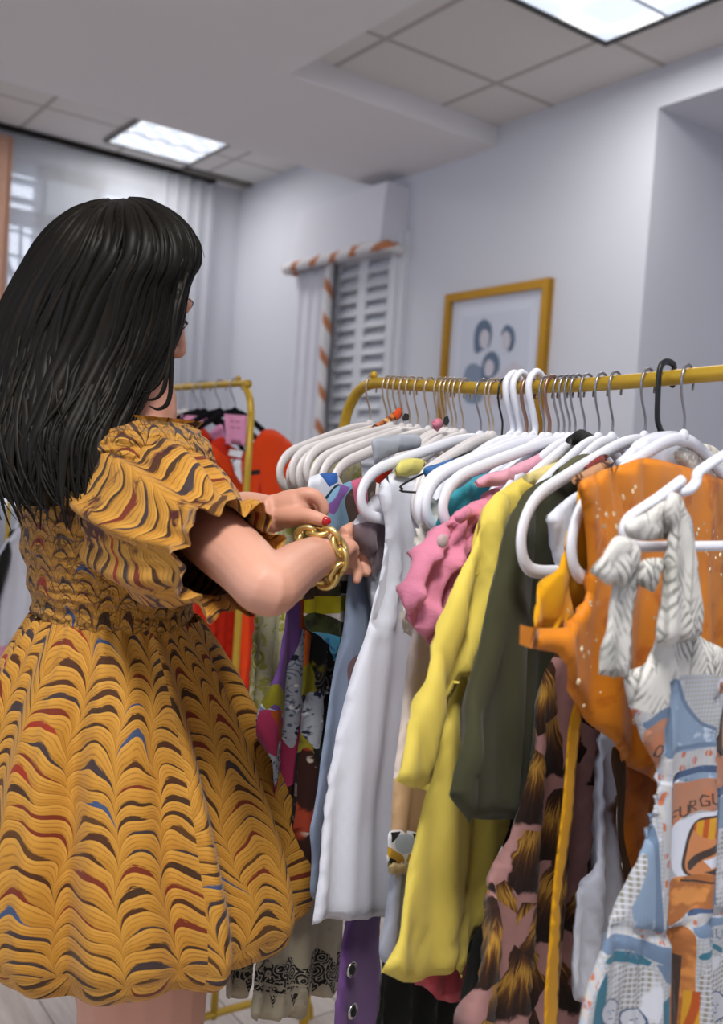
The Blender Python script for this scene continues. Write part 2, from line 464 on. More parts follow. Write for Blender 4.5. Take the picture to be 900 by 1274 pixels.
setp(c, 'wide sheer white curtain panel hanging flat over the bright shuttered window', 'curtain', 'curtains on the window wall')
c = drape('sheer_curtain', sheer_mat(), (XA+.09, px_at(196, 240, XA)[1]), (XA+.09, px_at(262, 250, XA)[1]), .03, ZR-.02, .02, .085, n=100, seed=4, thick=.003)
setp(c, 'gathered white curtain bunched at the right end of the black rod', 'curtain', 'curtains on the window wall')
M_peach = cloth_mat('peach drape', '#c79d88')
yq = px_at(8, 200, XA)[1]
c = drape('side_drape', M_peach, (XA+.13, yq-.5), (XA+.13, yq), .03, ZR-.06, .015, .09, n=60, seed=6)
setp(c, 'peach drape edge at the far left side of the window', 'curtain')
# air vent in the strip ceiling
vq = [pz_at(*p, Z_STRIP) for p in ((222, 211), (303, 236), (321, 230), (240, 206))]
vx0, vx1 = vq[0][0]+.02, vq[2][0]; vy0, vy1 = vq[0][1], YB-.02
vt = thing('ceiling_vent', ((vx0+vx1)/2, (vy0+vy1)/2, Z_STRIP), 'narrow grey ceiling air vent in the far corner above the curtain end', 'vent')
M_vent = plain('grey vent metal', '#7d7872', .6, .2); M_vent2 = plain('dark vent gap', '#4d4944', .8)
MB().box((vx0, vy0, Z_STRIP-.006), (vx1, vy1, Z_STRIP)).build('backing', M_vent2, vt, False)
for k in range(4):
    x = vx0+(vx1-vx0)*(k+.5)/4; MB().box((x-.008, vy0+.03, Z_STRIP-.016), (x+.012, vy1-.03, Z_STRIP-.005)).build('slat', M_vent, vt, False)
MB().box((vx0, vy0, Z_STRIP-.014), (vx1, vy0+.03, Z_STRIP)).box((vx0, vy1-.03, Z_STRIP-.014), (vx1, vy1, Z_STRIP)).box((vx0, vy0, Z_STRIP-.014), (vx0+.015, vy1, Z_STRIP)).box((vx1-.015, vy0, Z_STRIP-.014), (vx1, vy1, Z_STRIP)).build('frame', M_vent, vt, False)
# ceiling lights
def emit(name, c, st, cells=0):
    g = NT(name, .6); o = g.obj()
    g.put(g.b.inputs['Emission Color'], c); g.b.inputs['Emission Strength'].default_value = st
    if cells:
        s = g.sep(o); f = g.m('MULTIPLY', g.m('SINE', g.m('MULTIPLY', s[0], cells)), g.m('SINE', g.m('MULTIPLY', s[1], cells)))
        g.put(g.b.inputs['Emission Color'], g.mix(g.step(f, -.3, .6), '#c4cedd', '#ffffff'))
    g.col('#dfe5ee'); return g.mat
def ceil_light(x0, x1, y0, y1, z, label, st, cells, rim):
    t = thing('ceiling_light', ((x0+x1)/2, (y0+y1)/2, z), label, 'ceiling light')
    MB().box((x0, y0, z-.012), (x1, y1, z-.002)).build('diffuser', emit('lit prismatic panel', '#eef4ff', st, cells), t, False)
    w = .022; f = MB()
    f.box((x0-w, y0-w, z-.02), (x1+w, y0, z)).box((x0-w, y1, z-.02), (x1+w, y1+w, z)).box((x0-w, y0, z-.02), (x0, y1, z)).box((x1, y0, z-.02), (x1+w, y1, z))
    f.build('frame', rim, t, False)
    g_ = MB(); g_.box(((x0+x1)/2-.006, y0, z-.016), ((x0+x1)/2+.006, y1, z-.01)); g_.build('divider', M_white, t, False)
M_rimd = plain('dark light rim', '#33322f', .5)
q = [pz_at(*p, Z_STRIP) for p in ((136, 173), (179, 144.5), (282.5, 176.5), (235, 201))]
ceil_light((q[0][0]+q[3][0])/2, (q[1][0]+q[2][0])/2, (q[0][1]+q[1][1])/2, (q[2][1]+q[3][1])/2, Z_STRIP,
           'square ceiling light near the window wall, above the curtain', 0.62, 42, plain('grey light rim', '#6e6c69', .5))
a0 = pz_at(668, 3, Z_COF); b0 = pz_at(868, 2, Z_COF)
ceil_light(n2[0], n2[0]+.545, n2[1]-.545, n2[1], Z_COF, 'large square ceiling light with dark rim, cut by the top edge', 0.72, 16, M_rimd)
# pelmet, shutter window and drape on the picture wall
VD = .15; YV = YB-VD
vl, vr = py_at(371, 262, YV), py_at(482, 226, YV); vlb, vrb = py_at(357, 334, YV), py_at(473, 311, YV)
pv = thing('pelmet', ((vl[0]+vr[0])/2, YV, vlb[2]), 'white box pelmet with orange and white rope trim over the shuttered window', 'pelmet')
M_pel = cloth_mat('white pelmet cloth', '#d3d4dd', var=.04)
zt, zb = (vl[2]+vr[2])/2, (vlb[2]+vrb[2])/2
xl, xr, fl = vl[0], vr[0], .05
m = MB(); 
top = [(xl, YB, zt), (xl, YV, zt), (xr, YV, zt), (xr, YB, zt)]; bot = [(xl-fl, YB, zb), (xl-fl, YV-.03, zb), (xr+fl*.2, YV-.03, zb), (xr+fl*.2, YB, zb)]
m.add(top+bot, [(0, 1, 5, 4), (1, 2, 6, 5), (2, 3, 7, 6), (0, 3, 2, 1), (4, 5, 6, 7)]); m.build('box', M_pel, pv, False)
def rope_mat(a, b, pitch, ax):
    g = NT('twisted rope', .8); s = g.sep(g.uv())
    f = g.m('FRACT', g.m('ADD', g.m('DIVIDE', s[1], pitch), s[0]))
    g.col(g.mix(g.step(f, .62, .70), b, a)); return g.mat
def rope(path, r, name, parent, mat):
    P, R = spline(np.array(path, float), None, 14); m = MB(); L = 0; n = 12
    for i, p in enumerate(P):
        d = P[min(i+1, len(P)-1)]-P[max(i-1, 0)]; d /= np.linalg.norm(d)
        u = np.cross(d, [.2, .3, .93] if abs(d[2]) < .8 else [1, 0, 0]); u /= np.linalg.norm(u); w = np.cross(d, u)
        if i: L += np.linalg.norm(p-P[i-1])
        for j in range(n+1):
            a = 2*pi*j/n; tw = L/.11*2*pi
            k = len(m.v); rr = r*(1+.18*cos(2*(a+tw)))
            m.v.append(tuple(p+rr*(u*cos(a)+w*sin(a)))); m.uv[k] = (j/n, L)
    for i in range(len(P)-1):
        for j in range(n): m.f.append((i*(n+1)+j, i*(n+1)+j+1, (i+1)*(n+1)+j+1, (i+1)*(n+1)+j)); m.mi.append(0)
    return m.build(name, mat, parent)
M_rope = rope_mat('#b97a56', '#d9d8da', .20, 0)
rope([(xl-fl, YB-.01, zb), (xl-fl, YV-.03, zb), ((xl+xr)/2, YV-.035, zb), (xr+fl*.2, YV-.03, zb), (xr+fl*.2, YB-.01, zb)], .026, 'rope_trim', pv, M_rope)
sw = px = None
s0, s1 = py_at(412, 420, YB-.03), py_at(490, 420, YB-.03)
ws = MB(); sx0, sx1, sz1 = s0[0], s1[0], zb+.1
for a, b in ((sx0, sx0+.06), ((sx0+sx1)/2-.04, (sx0+sx1)/2+.04), (sx1-.06, sx1)): ws.box((a, YB-.045, .55), (b, YB-.001, sz1))
for z in (.58, 1.5, sz1-.03): ws.box((sx0, YB-.045, z-.05), (sx1, YB-.001, z+.05))
w2 = struct('window_2', ws, M_shut)
lv = MB(); z = .68
while z < sz1-.08:
    Mx = None
    for a, b in ((sx0+.06, (sx0+sx1)/2-.04), ((sx0+sx1)/2+.04, sx1-.06)):
        lv.add([(a, YB-.05, z-.03), (b, YB-.05, z-.03), (b, YB-.005, z+.03), (a, YB-.005, z+.03), (a, YB-.058, z-.024), (b, YB-.058, z-.024), (b, YB-.013, z+.036), (a, YB-.013, z+.036)],
               [(0, 1, 2, 3), (4, 7, 6, 5), (0, 4, 5, 1), (1, 5, 6, 2), (2, 6, 7, 3), (3, 7, 4, 0)])
    z += .075
lv.build('louvre', M_shut, w2, False)
fr = MB().box((sx0-.02, YB-.03, .5), (sx0, YB, sz1)).box((sx1, YB-.03, .5), (sx1+.05, YB, sz1)); fr.build('window_frame', M_shut, w2, False)
d0, d1 = py_at(371, 345, YB-.09), py_at(410, 345, YB-.09)
dr = thing('window_drape', (d0[0]+.2, YB-.09, 0), 'white drape with orange and white rope edge at the left of the shuttered window', 'curtain')
drape('panel', M_pel, (d0[0]-.02, YB-.09), (d1[0]+.02, YB-.09), .03, zb+.05, .016, .11, dr, n=70, seed=2)
rope([(d1[0]+.03, YB-.11, zb+.05), (d1[0]+.04, YB-.115, 1.8), (d1[0]+.035, YB-.11, 1.1), (d1[0]+.04, YB-.11, .05)], .028, 'rope_edge', dr, M_rope)
# framed portrait
pa, pb = py_at(556.7, 367, YB-.02), py_at(686.7, 345.5, YB-.02)
px0, px1, pzt = pa[0], pb[0], (pa[2]+pb[2])/2; pzb = pzt-.80
pf = thing('framed_picture', ((px0+px1)/2, YB-.02, pzb), 'gold framed pale pencil portrait of three people on the white wall', 'picture')
M_gold = NT('brushed gold', .38, .5, .75); M_gold.col(M_gold.mix(M_gold.noise(M_gold.obj(), 25, 3), '#b98c2c', '#a3761f')); M_gold = M_gold.mat
w = .04
for a, b in (((px0, pzt-w), (px1, pzt)), ((px0, pzb), (px1, pzb+w)), ((px0, pzb+w), (px0+w, pzt-w)), ((px1-w, pzb+w), (px1, pzt-w))):
    MB().box((a[0], YB-.035, a[1]), (b[0], YB, b[1])).build('frame_rail', M_gold, pf, False)
M_paper = plain('portrait paper', '#c3c8d6', .35, 0, .5); M_mat = plain('picture mount', '#ccd1de', .6)
MB().box((px0+w, YB-.012, pzb+w), (px1-w, YB-.002, pzt-w)).build('mount', M_mat, pf, False)
art = MB().box((px0+.12, YB-.015, pzb+.12), (px1-.12, YB-.011, pzt-.12)).build('drawing', M_paper, pf, False)
M_hairp = plain('graphite dark', '#65748a', .8, 0, .1); M_facep = plain('graphite pale', '#c3c0ca', .8, 0, .1); M_clp = plain('graphite mid', '#7f8ea2', .8, 0, .1)
def disc(poly, y, mat, name):
    if name == 'face': cx_, cy_ = np.mean(poly, 0); poly = [(cx_+(a-cx_)*.78, cy_+1.5+(b-cy_)*.80) for a, b in poly]
    P = [py_at(x, yy, YB-y) for x, yy in outline(poly, 3)]
    m = MB(); k = len(P); c = np.mean(P, 0); m.v = [tuple(p) for p in P]+[tuple(c)]
    m.f = [(i, (i+1) % k, k) for i in range(k)]; m.mi = [0]*k; return m.build(name, mat, art, False)
disc([(592, 440), (590, 420), (594, 404), (603, 397), (611, 404), (612, 420), (608, 432), (600, 436)], .0170, M_hairp, 'hair')
disc([(597, 432), (596, 415), (602, 405), (610, 410), (610, 425), (605, 436)], .0176, M_facep, 'face')
disc([(624, 418), (630, 404), (638, 408), (641, 422), (637, 436), (632, 438), (636, 425)], .0170, M_hairp, 'hair')
disc([(624, 428), (624, 414), (630, 407), (636, 414), (636, 428), (630, 438)], .0176, M_facep, 'face')
disc([(601, 475), (600, 452), (606, 440), (614, 437), (621, 446), (621, 460), (615, 468)], .0170, M_hairp, 'hair')
disc([(603, 468), (602, 452), (608, 443), (615, 447), (616, 460), (610, 470)], .0176, M_facep, 'face')
disc([(576, 480), (580, 458), (588, 452), (600, 458), (602, 476), (598, 500), (580, 500)], .0165, M_clp, 'garment')
disc([(602, 478), (612, 470), (622, 466), (640, 450), (656, 470), (656, 500), (604, 500)], .0158, M_facep, 'garment')
# ================================================================== GARMENT RACKS
RB = .842                                    # front rack: bar runs along X at this Y
BARPX = [(462, 477), (500, 478.5), (545, 480.5), (600, 483), (640, 482.5), (687, 480.5), (740, 478), (820, 471.5), (900, 464)]
BARP = [py_at(x, y, RB) for x, y in BARPX]; BAR_X = [p[0] for p in BARP]; BAR_Z = [p[2] for p in BARP]
def barz(x): return float(np.interp(x, BAR_X, BAR_Z))
def brass():
    g = NT('gold painted tube', .42, .5, .35); g.col(g.mix(g.noise(g.obj(), 30, 4), '#c2a032', '#a98420')); return g.mat
M_brass = brass()
TR = .0082
def rack(base, xl, xr, Y, zpts, label, post_l=True):
    t = thing('clothes_rack', base, label, 'clothes rack', 'gold clothes racks')
    zl = zpts[0][2]; zr_ = zpts[-1][2]; R = .075
    path = []
    L = [(xl-R, Y, zl-R), (xl-R*.88, Y, zl-R*.52), (xl-R*.52, Y, zl-R*.13), (xl, Y, zl)]
    Rr = [(xr, Y, zr_), (xr+R*.52, Y, zr_-R*.13), (xr+R*.88, Y, zr_-R*.52), (xr+R, Y, zr_-R)]
    MB().tube(L+[tuple(p) for p in zpts[1:-1]]+Rr, TR, 14, 8).build('bar', M_brass, t)
    for x, z in ((xl-R, zl-R), (xr+R, zr_-R)):
        MB().tube([(x, Y, z+.01), (x, Y, z*.5), (x, Y, .09)], TR, 12, 4).build('post', M_brass, t)
        MB().tube([(x, Y-.27, .012), (x, Y-.262, .05), (x, Y-.22, .085), (x, Y, .10), (x, Y+.22, .085), (x, Y+.262, .05), (x, Y+.27, .012)], TR*1.05, 12, 6).build('foot', M_brass, t)
        MB().ell((x+(.07 if x < 0 and x == xl-R else -.07), Y, (zl if x == xl-R else zr_)+TR+.004), (.006, .006, .006), 10, 8).build('screw_knob', M_brass, t)
    if post_l: MB().tube([(xl-R, Y, .16), (xr+R, Y, .16)], TR*.9, 10, 3).build('lower_rail', M_brass, t)
    return t
XE = -.30
zp = [tuple(p) for p in BARP]+[(XE-.1, RB, 1.494), (XE, RB, 1.497)]
rack((-.7, RB, 0), BARP[0][0]+.01, XE, RB, zp, 'gold clothes rack in front, crowded with white hangers and colourful clothes')
bk = pd(311, 476, 2.15); KB = bk[1]; KZ = bk[2]; KXR = bk[0]-.06
kz = [(KXR-1.7, KB, KZ), (KXR-1.2, KB, KZ), (KXR-.6, KB, KZ), (KXR, KB, KZ)]
rack((KXR-.85, KB, 0), KXR-1.7, KXR, KB, kz, 'gold clothes rack behind the woman, holding red and orange dresses', False)
# ------------------------------------------------------------------ hangers
M_hw = plain('pearly white plastic', '#d3cfcf', .4, 0, .45); M_hw2 = plain('bright white plastic', '#dfe1ea', .3, 0, .5)
M_hb = plain('black plastic', '#17181a', .4); M_steel = plain('pale gold steel', '#b9a894', .3, .8); M_steel2 = plain('grey steel', '#8f8d92', .3, .8)
M_copper = plain('copper hook', '#957566', .35, .8); M_velvet = plain('black velvet', '#141316', .95, 0, .1)
HOOK = [(0, -.066), (0, -.046), (-.004, -.036), (-.0125, -.022), (-.0165, -.006), (-.0125, .0065), (-.002, .0115), (.009, .0085), (.0145, -.002), (.0138, -.0125)]
def P3(L, x=0): return [(x, a, b) for a, b in L]
PROTO = {}
def make_hanger(kind):
    if kind in PROTO: return None
def hook_mb(r=.0014, L=HOOK): return MB().tube(P3(L), r, 8, 5)
ARM = [(.0, -.066), (-.02, -.066), (-.06, -.072), (-.11, -.084), (-.165, -.098), (-.196, -.107), (-.214, -.118), (-.222, -.132), (-.218, -.145), (-.205, -.153), (-.185, -.1555), (-.16, -.156), (-.12, -.156)]
def body_mb(r=.0075, flat=.55, drop=1.0, wide=1.0):
    L = [(a*wide, -.066+(b+.066)*drop) for a, b in ARM]
    full = L+[(0, L[-1][1])]+[(-a, b) for a, b in reversed(L[1:])]
    m = MB().tube(P3(full), r, 10, 4, True, flat, (1, 0, 0))
    m.ell((0, 0, -.062), (r*.62, .010, .008)); return m
def hanger(kind, loc, yaw, label, group=None, wl=None):
    """first of a kind is built with its parts, later ones are copies"""
    wd = 1.0
    if kind.endswith('_short'): wd = .64
    key = kind; kind = kind.split('_')[0]
    if key in PROTO:
        src = PROTO[key]; r = src.copy(); COL.objects.link(r)
        for ch in src.children:
            c = ch.copy(); COL.objects.link(c); c.parent = r
    else:
        r = bpy.data.objects.new('clothes_hanger', None); COL.objects.link(r); r.empty_display_size = .03; WL[r.name] = np.zeros(3)
        if kind == 'pearl':
            hook_mb().build('hook', M_steel, r); body_mb(.0072, .5, 1.0 if wd == 1 else 1.2, wd).build('hanger_body', M_hw, r)
        elif kind == 'steel':
            hook_mb(.0015).build('hook', M_steel2, r); body_mb(.0068, .55, (1.5 if 'steep' in key else 1.35 if wd < 1 else 1.15), wd).build('hanger_body', M_hw2, r)
        elif kind == 'tube':
            L = [(0, -.066), (.004, -.05), (-.006, -.03), (-.0165, -.012), (-.0185, .004), (-.008, .0155), (.004, .0165), (.014, .009), (.018, -.004)]
            MB().tube(P3(L), .0042, 10, 5).build('hook', M_hw2, r); body_mb(.0062, .9, 1.2, wd).build('hanger_body', M_hw2, r)
        elif kind == 'wire':
            hook_mb(.0013).build('hook', M_hb, r)
            L = [(0, -.066), (-.03, -.073), (-.1, -.092), (-.2, -.125), (-.205, -.132), (-.19, -.135), (0, -.135), (.19, -.135), (.205, -.132), (.2, -.125), (.1, -.092), (.03, -.073)]
            MB().tube(P3(L), .0013, 6, 4, True).build('hanger_body', M_hb, r)
        elif kind == 'black':
            L = [(.0, -.066), (-.004, -.055), (-.012, -.045), (-.0155, -.02), (-.0165, .004), (-.010, .0135), (.002, .0165), (.016, .0145), (.017, .004), (.0165, -.008)]
            MB().tube(P3(L), .0036, 8, 4, False, .8, (1, 0, 0)).build('hook', M_hb, r); body_mb(.006, .6, 1.2, wd).build('hanger_body', M_hb, r)
        elif kind == 'copper':
            hook_mb(.0024).build('hook', M_copper, r); body_mb(.007, .5, 1.3, wd).build('hanger_body', M_hw2, r)
        elif kind == 'velvet':
            hook_mb(.0016).build('hook', M_steel2, r); body_mb(.0072, .45, 1.9 if wd == 1 else 1.6, wd).build('hanger_body', M_velvet, r)
        PROTO[key] = r
    r.location = loc; r.rotation_euler = (random.uniform(-.035, .035) if 'pearl' in key else 0, 0, yaw); setp(r, label, 'hanger', group)
    return r
def hx(px):
    y = np.interp(px, [b[0] for b in BARPX], [b[1] for b in BARPX]); return py_at(px+4, y, RB)[0]
def yaw_for(X, ex, drop=-.128):
    lo, hi = -.6, 1.0
    for _ in range(40):
        m = (lo+hi)/2; e = proj((X+.222*sin(m), RB-.222*cos(m), barz(X)+drop))[0]
        if e < ex: lo = m
        else: hi = m
    return lo
HANG = {}
G1 = 'hangers on the front rack'
def num(i): return ['first', 'second', 'third', 'fourth', 'fifth', 'sixth', 'seventh', 'eighth', 'ninth', 'tenth', 'eleventh', 'twelfth', 'thirteenth', 'fourteenth', 'fifteenth', 'sixteenth', 'seventeenth', 'eighteenth'][i]
HL = [(459, 347, 'pearl'), (480, 359, 'pearl'), (486, 364, 'pearl'), (493, 372, 'pearl'), (501, 384, 'pearl'), (509, 389, 'pearl'), (519, 401, 'pearl'), (532, 413, 'pearl'), (544, 424, 'pearl_short'), (551, 426, 'pearl_short'), (556, 432, 'pearl_short'), (562, 437, 'pearl_short'), (568, 442, 'pearl_short'), (576, 447, 'pearl_short'), (598, 451, 'steel'), (609, 466, 'pearl_short'), (614, 472, 'pearl_short'), (625, 490, 'wire'), (636, 487, 'tube_short'), (645, 497, 'tube_short'), (655, 505, 'copper_short'), (664, 523, 'tube'), (677, 532, 'steel'), (684, 536, 'copper_short'), (695, 542, 'steel_short'), (702, 549, 'steel_short'), (709, 553, 'steel'), (716, 562, 'steel_short'), (728, 580, 'steel_short'), (746, 606, 'steel_short'), (763, 622, 'steel_short'), (804, 653, 'steel_steep'), (825, 676, 'black_short'), (853, 716, 'steel_steep')]
ORD = {}
for i, (hp, ex, kd) in enumerate(HL):
    X = hx(hp); yw = yaw_for(X, ex); HANG[hp] = (X, yw)
    ORD.setdefault(kd.split('_')[0], []).append((hp, X, yw, kd))
DESC = {'pearl': 'pearly white hanger with thin pale gold hook, {} from the front rack\'s left end',
        'tube': 'white tubular hanger with thick white plastic hook, {} of three from the left', 'wire': 'thin black wire hanger among the white hangers in mid rack',
        'steel': 'white hanger with grey steel hook, {} such hook from the left', 'black': 'hanger with a thick black plastic hook at the right end of the front rack',
        'copper': 'white hanger with a thick copper hook, {} of two from the left'}
for kd, L in ORD.items():
    for i, (hp, X, yw, full) in enumerate(L):
        hanger(full, (X, RB, barz(X)+(.001 if kd in ('tube', 'black') else 0)), yw, DESC[kd].format(num(i)), G1)
def pl(hp, dx=0, dyaw=0): 
    X, yw = HANG[hp]; return Plane(X+dx, RB, yw+dyaw)
# the nearest hanger, whose hook is beyond the right edge: white tube with a strap notch, on its own plane
PF = Plane(-.505, RB, 0.0); HANG[930] = (-.505, 0.0)
def pxs(L, p=PF, off=0): return [tuple(p.P(x, y, off)) for x, y in L]
hf = thing('clothes_hanger', PF.pt(0, 1.40), 'white tubular hanger nearest the camera, holding the leaf print bow and blue dress', 'hanger', G1)
MB().tube(pxs([(849, 597), (820, 619), (793, 637), (782, 646), (777, 657), (778, 668), (785, 676), (797, 680), (830, 680), (900, 679), (1000, 676), (1100, 672), (1125, 660), (1120, 640), (1080, 615), (1010, 578), (960, 558), (930, 553), (900, 567), (874, 584), (868, 590), (866, 600), (858, 609), (846, 612)]), .0047, 12, 6).build('hanger_body', M_hw2, hf)
hz0 = PF.pt(0, barz(-.56))
zb_ = barz(-.505)
MB().tube([tuple(PF.P(930, 553)), tuple(PF.pt(-.004, zb_-.045)), tuple(PF.pt(-.014, zb_-.02)), tuple(PF.pt(-.0185, zb_+.003)), tuple(PF.pt(-.009, zb_+.0155)), tuple(PF.pt(.004, zb_+.0165)), tuple(PF.pt(.015, zb_+.009)), tuple(PF.pt(.018, zb_-.004))], .0044, 10, 5).build('hook', M_hw2, hf)
# ================================================================== GARMENTS on the front rack (traced on each hanger's own plane)
GG = 'clothes hanging on the front rack'
def marble(name, su=.060, sv=.017, crush=0, blot=0):
    g = NT(name, .72, .22, 0, .12); uv = g.uv(); s = g.sep(uv)
    nA = g.noise(uv, 5, 2); nB = g.noise(uv, 9, 2, .5, 0, 2); nC = g.noise(uv, 2.2, 2, .5, 0, 5)
    u = g.m('ADD', g.m('DIVIDE', s[0], su), g.m('MULTIPLY', g.m('SUBTRACT', nA, .5), 2.2))
    v = g.m('ADD', g.m('DIVIDE', s[1], sv), g.m('MULTIPLY', g.m('SUBTRACT', nB, .5), 4.0))
    col = g.m('FLOOR', u); fr = g.m('SUBTRACT', g.m('SUBTRACT', u, col), .5)
    f2 = g.m('MULTIPLY', fr, 2.0)
    arch = g.m('SQRT', g.m('MAXIMUM', 0.0, g.m('SUBTRACT', 1.0, g.m('MULTIPLY', f2, f2))))
    t = g.m('ADD', g.m('SUBTRACT', v, g.m('MULTIPLY', arch, 1.45)), g.m('MULTIPLY', g.white(g.comb(col, 3.0)), 3.0))
    t = g.m('ADD', t, g.m('MULTIPLY', f2, .28))
    band = g.m('FLOOR', t); f = g.m('SUBTRACT', t, band)
    r1 = g.white(g.comb(col, band, 1.0)); r2 = g.white(g.comb(col, band, 7.0)); r3 = g.white(g.comb(col, band, 13.0))
    brush = g.noise(g.comb(g.m('MULTIPLY', u, 2.0), g.m('MULTIPLY', t, 7.0)), 2.0, 3)
    win = g.step(g.m('ABSOLUTE', g.m('SUBTRACT', f2, g.m('MULTIPLY', g.m('SUBTRACT', r3, .5), 1.0))), 1.0, .35)
    wd = g.m('ADD', .02, g.m('MULTIPLY', g.m('MULTIPLY', g.m('MULTIPLY', win, g.m('POWER', arch, .6)), .60), g.m('MULTIPLY', g.m('ADD', .25, r1), g.m('ADD', .1, brush))))
    dark = g.m('MULTIPLY', g.step(g.m('SUBTRACT', f, wd), .05, -.02), g.step(g.m('ADD', win, brush), .40, .70))
    t3 = g.m('FRACT', g.m('MULTIPLY', t, 4.0)); th = g.m('MULTIPLY', g.step(t3, .42, .08), g.m('MULTIPLY', .62, g.step(brush, .30, .58)))
    base = g.ramp(g.m('ADD', g.m('MULTIPLY', nC, .6), g.m('MULTIPLY', f, .4)), [(.2, '#a36f22'), (.45, '#ba842f'), (.7, '#c9943e'), (.9, '#be8833')])
    dcol = g.ramp(r2, [(0, '#2c1a14'), (.34, '#3a1a12'), (.5, '#6b1e14'), (.66, '#262430'), (.86, '#4a2c14'), (.95, '#24466e'), (.975, '#8e2016')], True)
    c = g.mix(th, base, '#74441a'); c = g.mix(g.m('MULTIPLY', dark, .93), c, dcol)
    if blot:
        b_ = g.noise(uv, 11, 3, .6, .8, 6); b2 = g.noise(uv, 26, 4, .65, 1.2, 8)
        fl = g.m('MULTIPLY', g.step(b_, .53, .58), g.step(b2, .40, .52))
        c = g.mix(fl, c, g.ramp(g.noise(uv, 34, 3, .6, 0, 9), [(.35, '#17191c'), (.48, '#4d1a14'), (.6, '#2a1512'), (.72, '#7a4a20')]))
    g.col(c)
    h = g.noise(uv, 70, 3)
    if crush:
        rg = g.m('SINE', g.m('ADD', g.m('MULTIPLY', s[1], 520.0), g.m('MULTIPLY', g.noise(uv, 30, 2), 9.0)))
        cv = g.comb(g.m('ADD', g.m('MULTIPLY', s[0], 70.0), g.m('MULTIPLY', g.noise(uv, 20, 2), 3.0)), g.m('ADD', g.m('MULTIPLY', s[1], 150.0), g.m('MULTIPLY', g.noise(uv, 16, 2, .5, 0, 4), 3.0)))
        ck = g.m('MULTIPLY', g.step(g.vor(cv, 1.0, 'DISTANCE_TO_EDGE')['Distance'], .09, .02), g.step(g.noise(uv, 45, 2, .5, 0, 3), .42, .56))
        g.col(g.mix(g.m('MULTIPLY', ck, .85), c, '#4a2c14'))
        h = g.m('ADD', g.m('MULTIPLY', rg, .6), g.noise(g.comb(g.m('MULTIPLY', s[0], 3.0), s[1]), 90, 3))
        g.bump(h, .9, .004)
    else: g.bump(h, .25, .002)
    return g.mat
C = cloth_mat
M_lime = print_mat('lime scroll print', '#c9c5ac', [('spot', 34, .50, .60, '#97932e', 1), ('ring', 34, .55, .8, '#c9c49a', 1), ('noise', 70, .55, .62, '#a8a458', 2), ('sx', 160, .93, .98, '#b4b08c')], warp=.008)
M_bluewhite = C('white print ground', '#dce0ea'); M_cobalt = C('cobalt', '#2f5ca3'); M_dteal = C('dark teal', '#1f4653'); M_nearblk = C('near black', '#1d1f20')
M_purple = C('purple cloth', '#6f4c8c', var=.2); M_magenta = C('magenta', '#b33a5e'); M_orangep = C('orange patch', '#b9571f'); M_olivep = C('olive leaf', '#8c8420'); M_pinkred = C('coral', '#bf4a52')
M_paisley = print_mat('paisley grey', '#b4b7bf', [('ring', 55, .62, .85, '#6f7c96', 2, 30), ('spot', 120, .70, .8, '#5a6478', 7), ('spot', 75, .78, .86, '#e6e4e4', 3), ('noise', 40, .60, .64, '#2c3140', 4)], warp=.008)
M_blackflor = print_mat('black floral', '#22211f', [('ring', 45, .6, .8, '#6a6560', 1, 10), ('spot', 26, .80, .88, '#a8584a', 3), ('noise', 30, .60, .66, '#8c8126', 2), ('spot', 60, .86, .92, '#c9c3bb', 6)], warp=.01)
M_brownflor = print_mat('brown red floral', '#3a211b', [('noise', 22, .52, .58, '#a8432c', 2), ('noise', 30, .58, .63, '#c7b7a8', 5), ('noise', 26, .62, .67, '#6b4a2e', 7)], warp=.015)
M_slate = C('slate blue cloth', '#8794ab', var=.08); M_mauve2 = C('dusty mauve', '#7f6266')
M_khaki = C('khaki white stripe', '#b9b089'); M_brst = print_mat('brushed brown', '#4a3a34', [('noise', 18, .5, .6, '#3a3b26', 1), ('noise', 40, .58, .66, '#7c6a60', 4)])
M_yel2 = C('mustard lime', '#b6ae1f'); M_redst = C('red stripe', '#c9351f'); M_whst = C('off white', '#d9d2cc'); M_olv2 = print_mat('olive blots', '#46502a', [('noise', 16, .50, .58, '#2e3120', 2), ('noise', 22, .60, .68, '#bdb7a2', 5)])
M_aqua = print_mat('aqua patch', '#4fa3c4', [('noise', 60, .55, .62, '#2c6ca0', 2), ('noise', 50, .6, .66, '#c0567e', 4)]); M_bluegrey = C('blue grey', '#6f93ad'); M_pinkst = C('pink stripe', '#c0607e')
def satin(name, c, c2, r=.28):
    g = NT(name, r, .6, .15, .2); uv = g.uv(); g.col(g.mix(g.noise(uv, 16, 3), c, c2)); g.bump(g.noise(uv, 30, 3), .35, .006); return g.mat
M_silver = satin('silver satin', '#d9d9df', '#b9b9c4'); M_mauve = satin('mauve satin', '#94818a', '#5a4d54', .34)
M_wlinen = C('white linen', '#d8dbe6', var=.05, weave=1200); M_wknit = C('white cotton', '#dcdee8', var=.05)
M_cream = print_mat('cream lace', '#d6d2c8', [('spot', 110, .55, .75, '#efece4', 2), ('noise', 90, .56, .64, '#b4aea2', 4)])
M_blush = C('blush cloth', '#dccdc4', var=.08); M_peachs = C('peach sheer', '#c9a57e', var=.25); M_greyb = C('grey blue cloth', '#a1a6b5', var=.08)
M_pink = C('pink linen', '#cf7f98', var=.14, weave=700); M_pink2 = C('pale pink collar', '#dd9fb2'); M_teal = C('teal knit', '#3b98a8', var=.2)
M_yellow = C('lemon crepe', '#dcc65a', var=.08); M_yellow2 = C('lemon collar', '#dccb86')
M_oliveb = C('olive crepe', '#40402c', var=.15); M_olivec = C('olive collar', '#5a5a42'); M_blk = C('black cloth', '#191a18', var=.2)
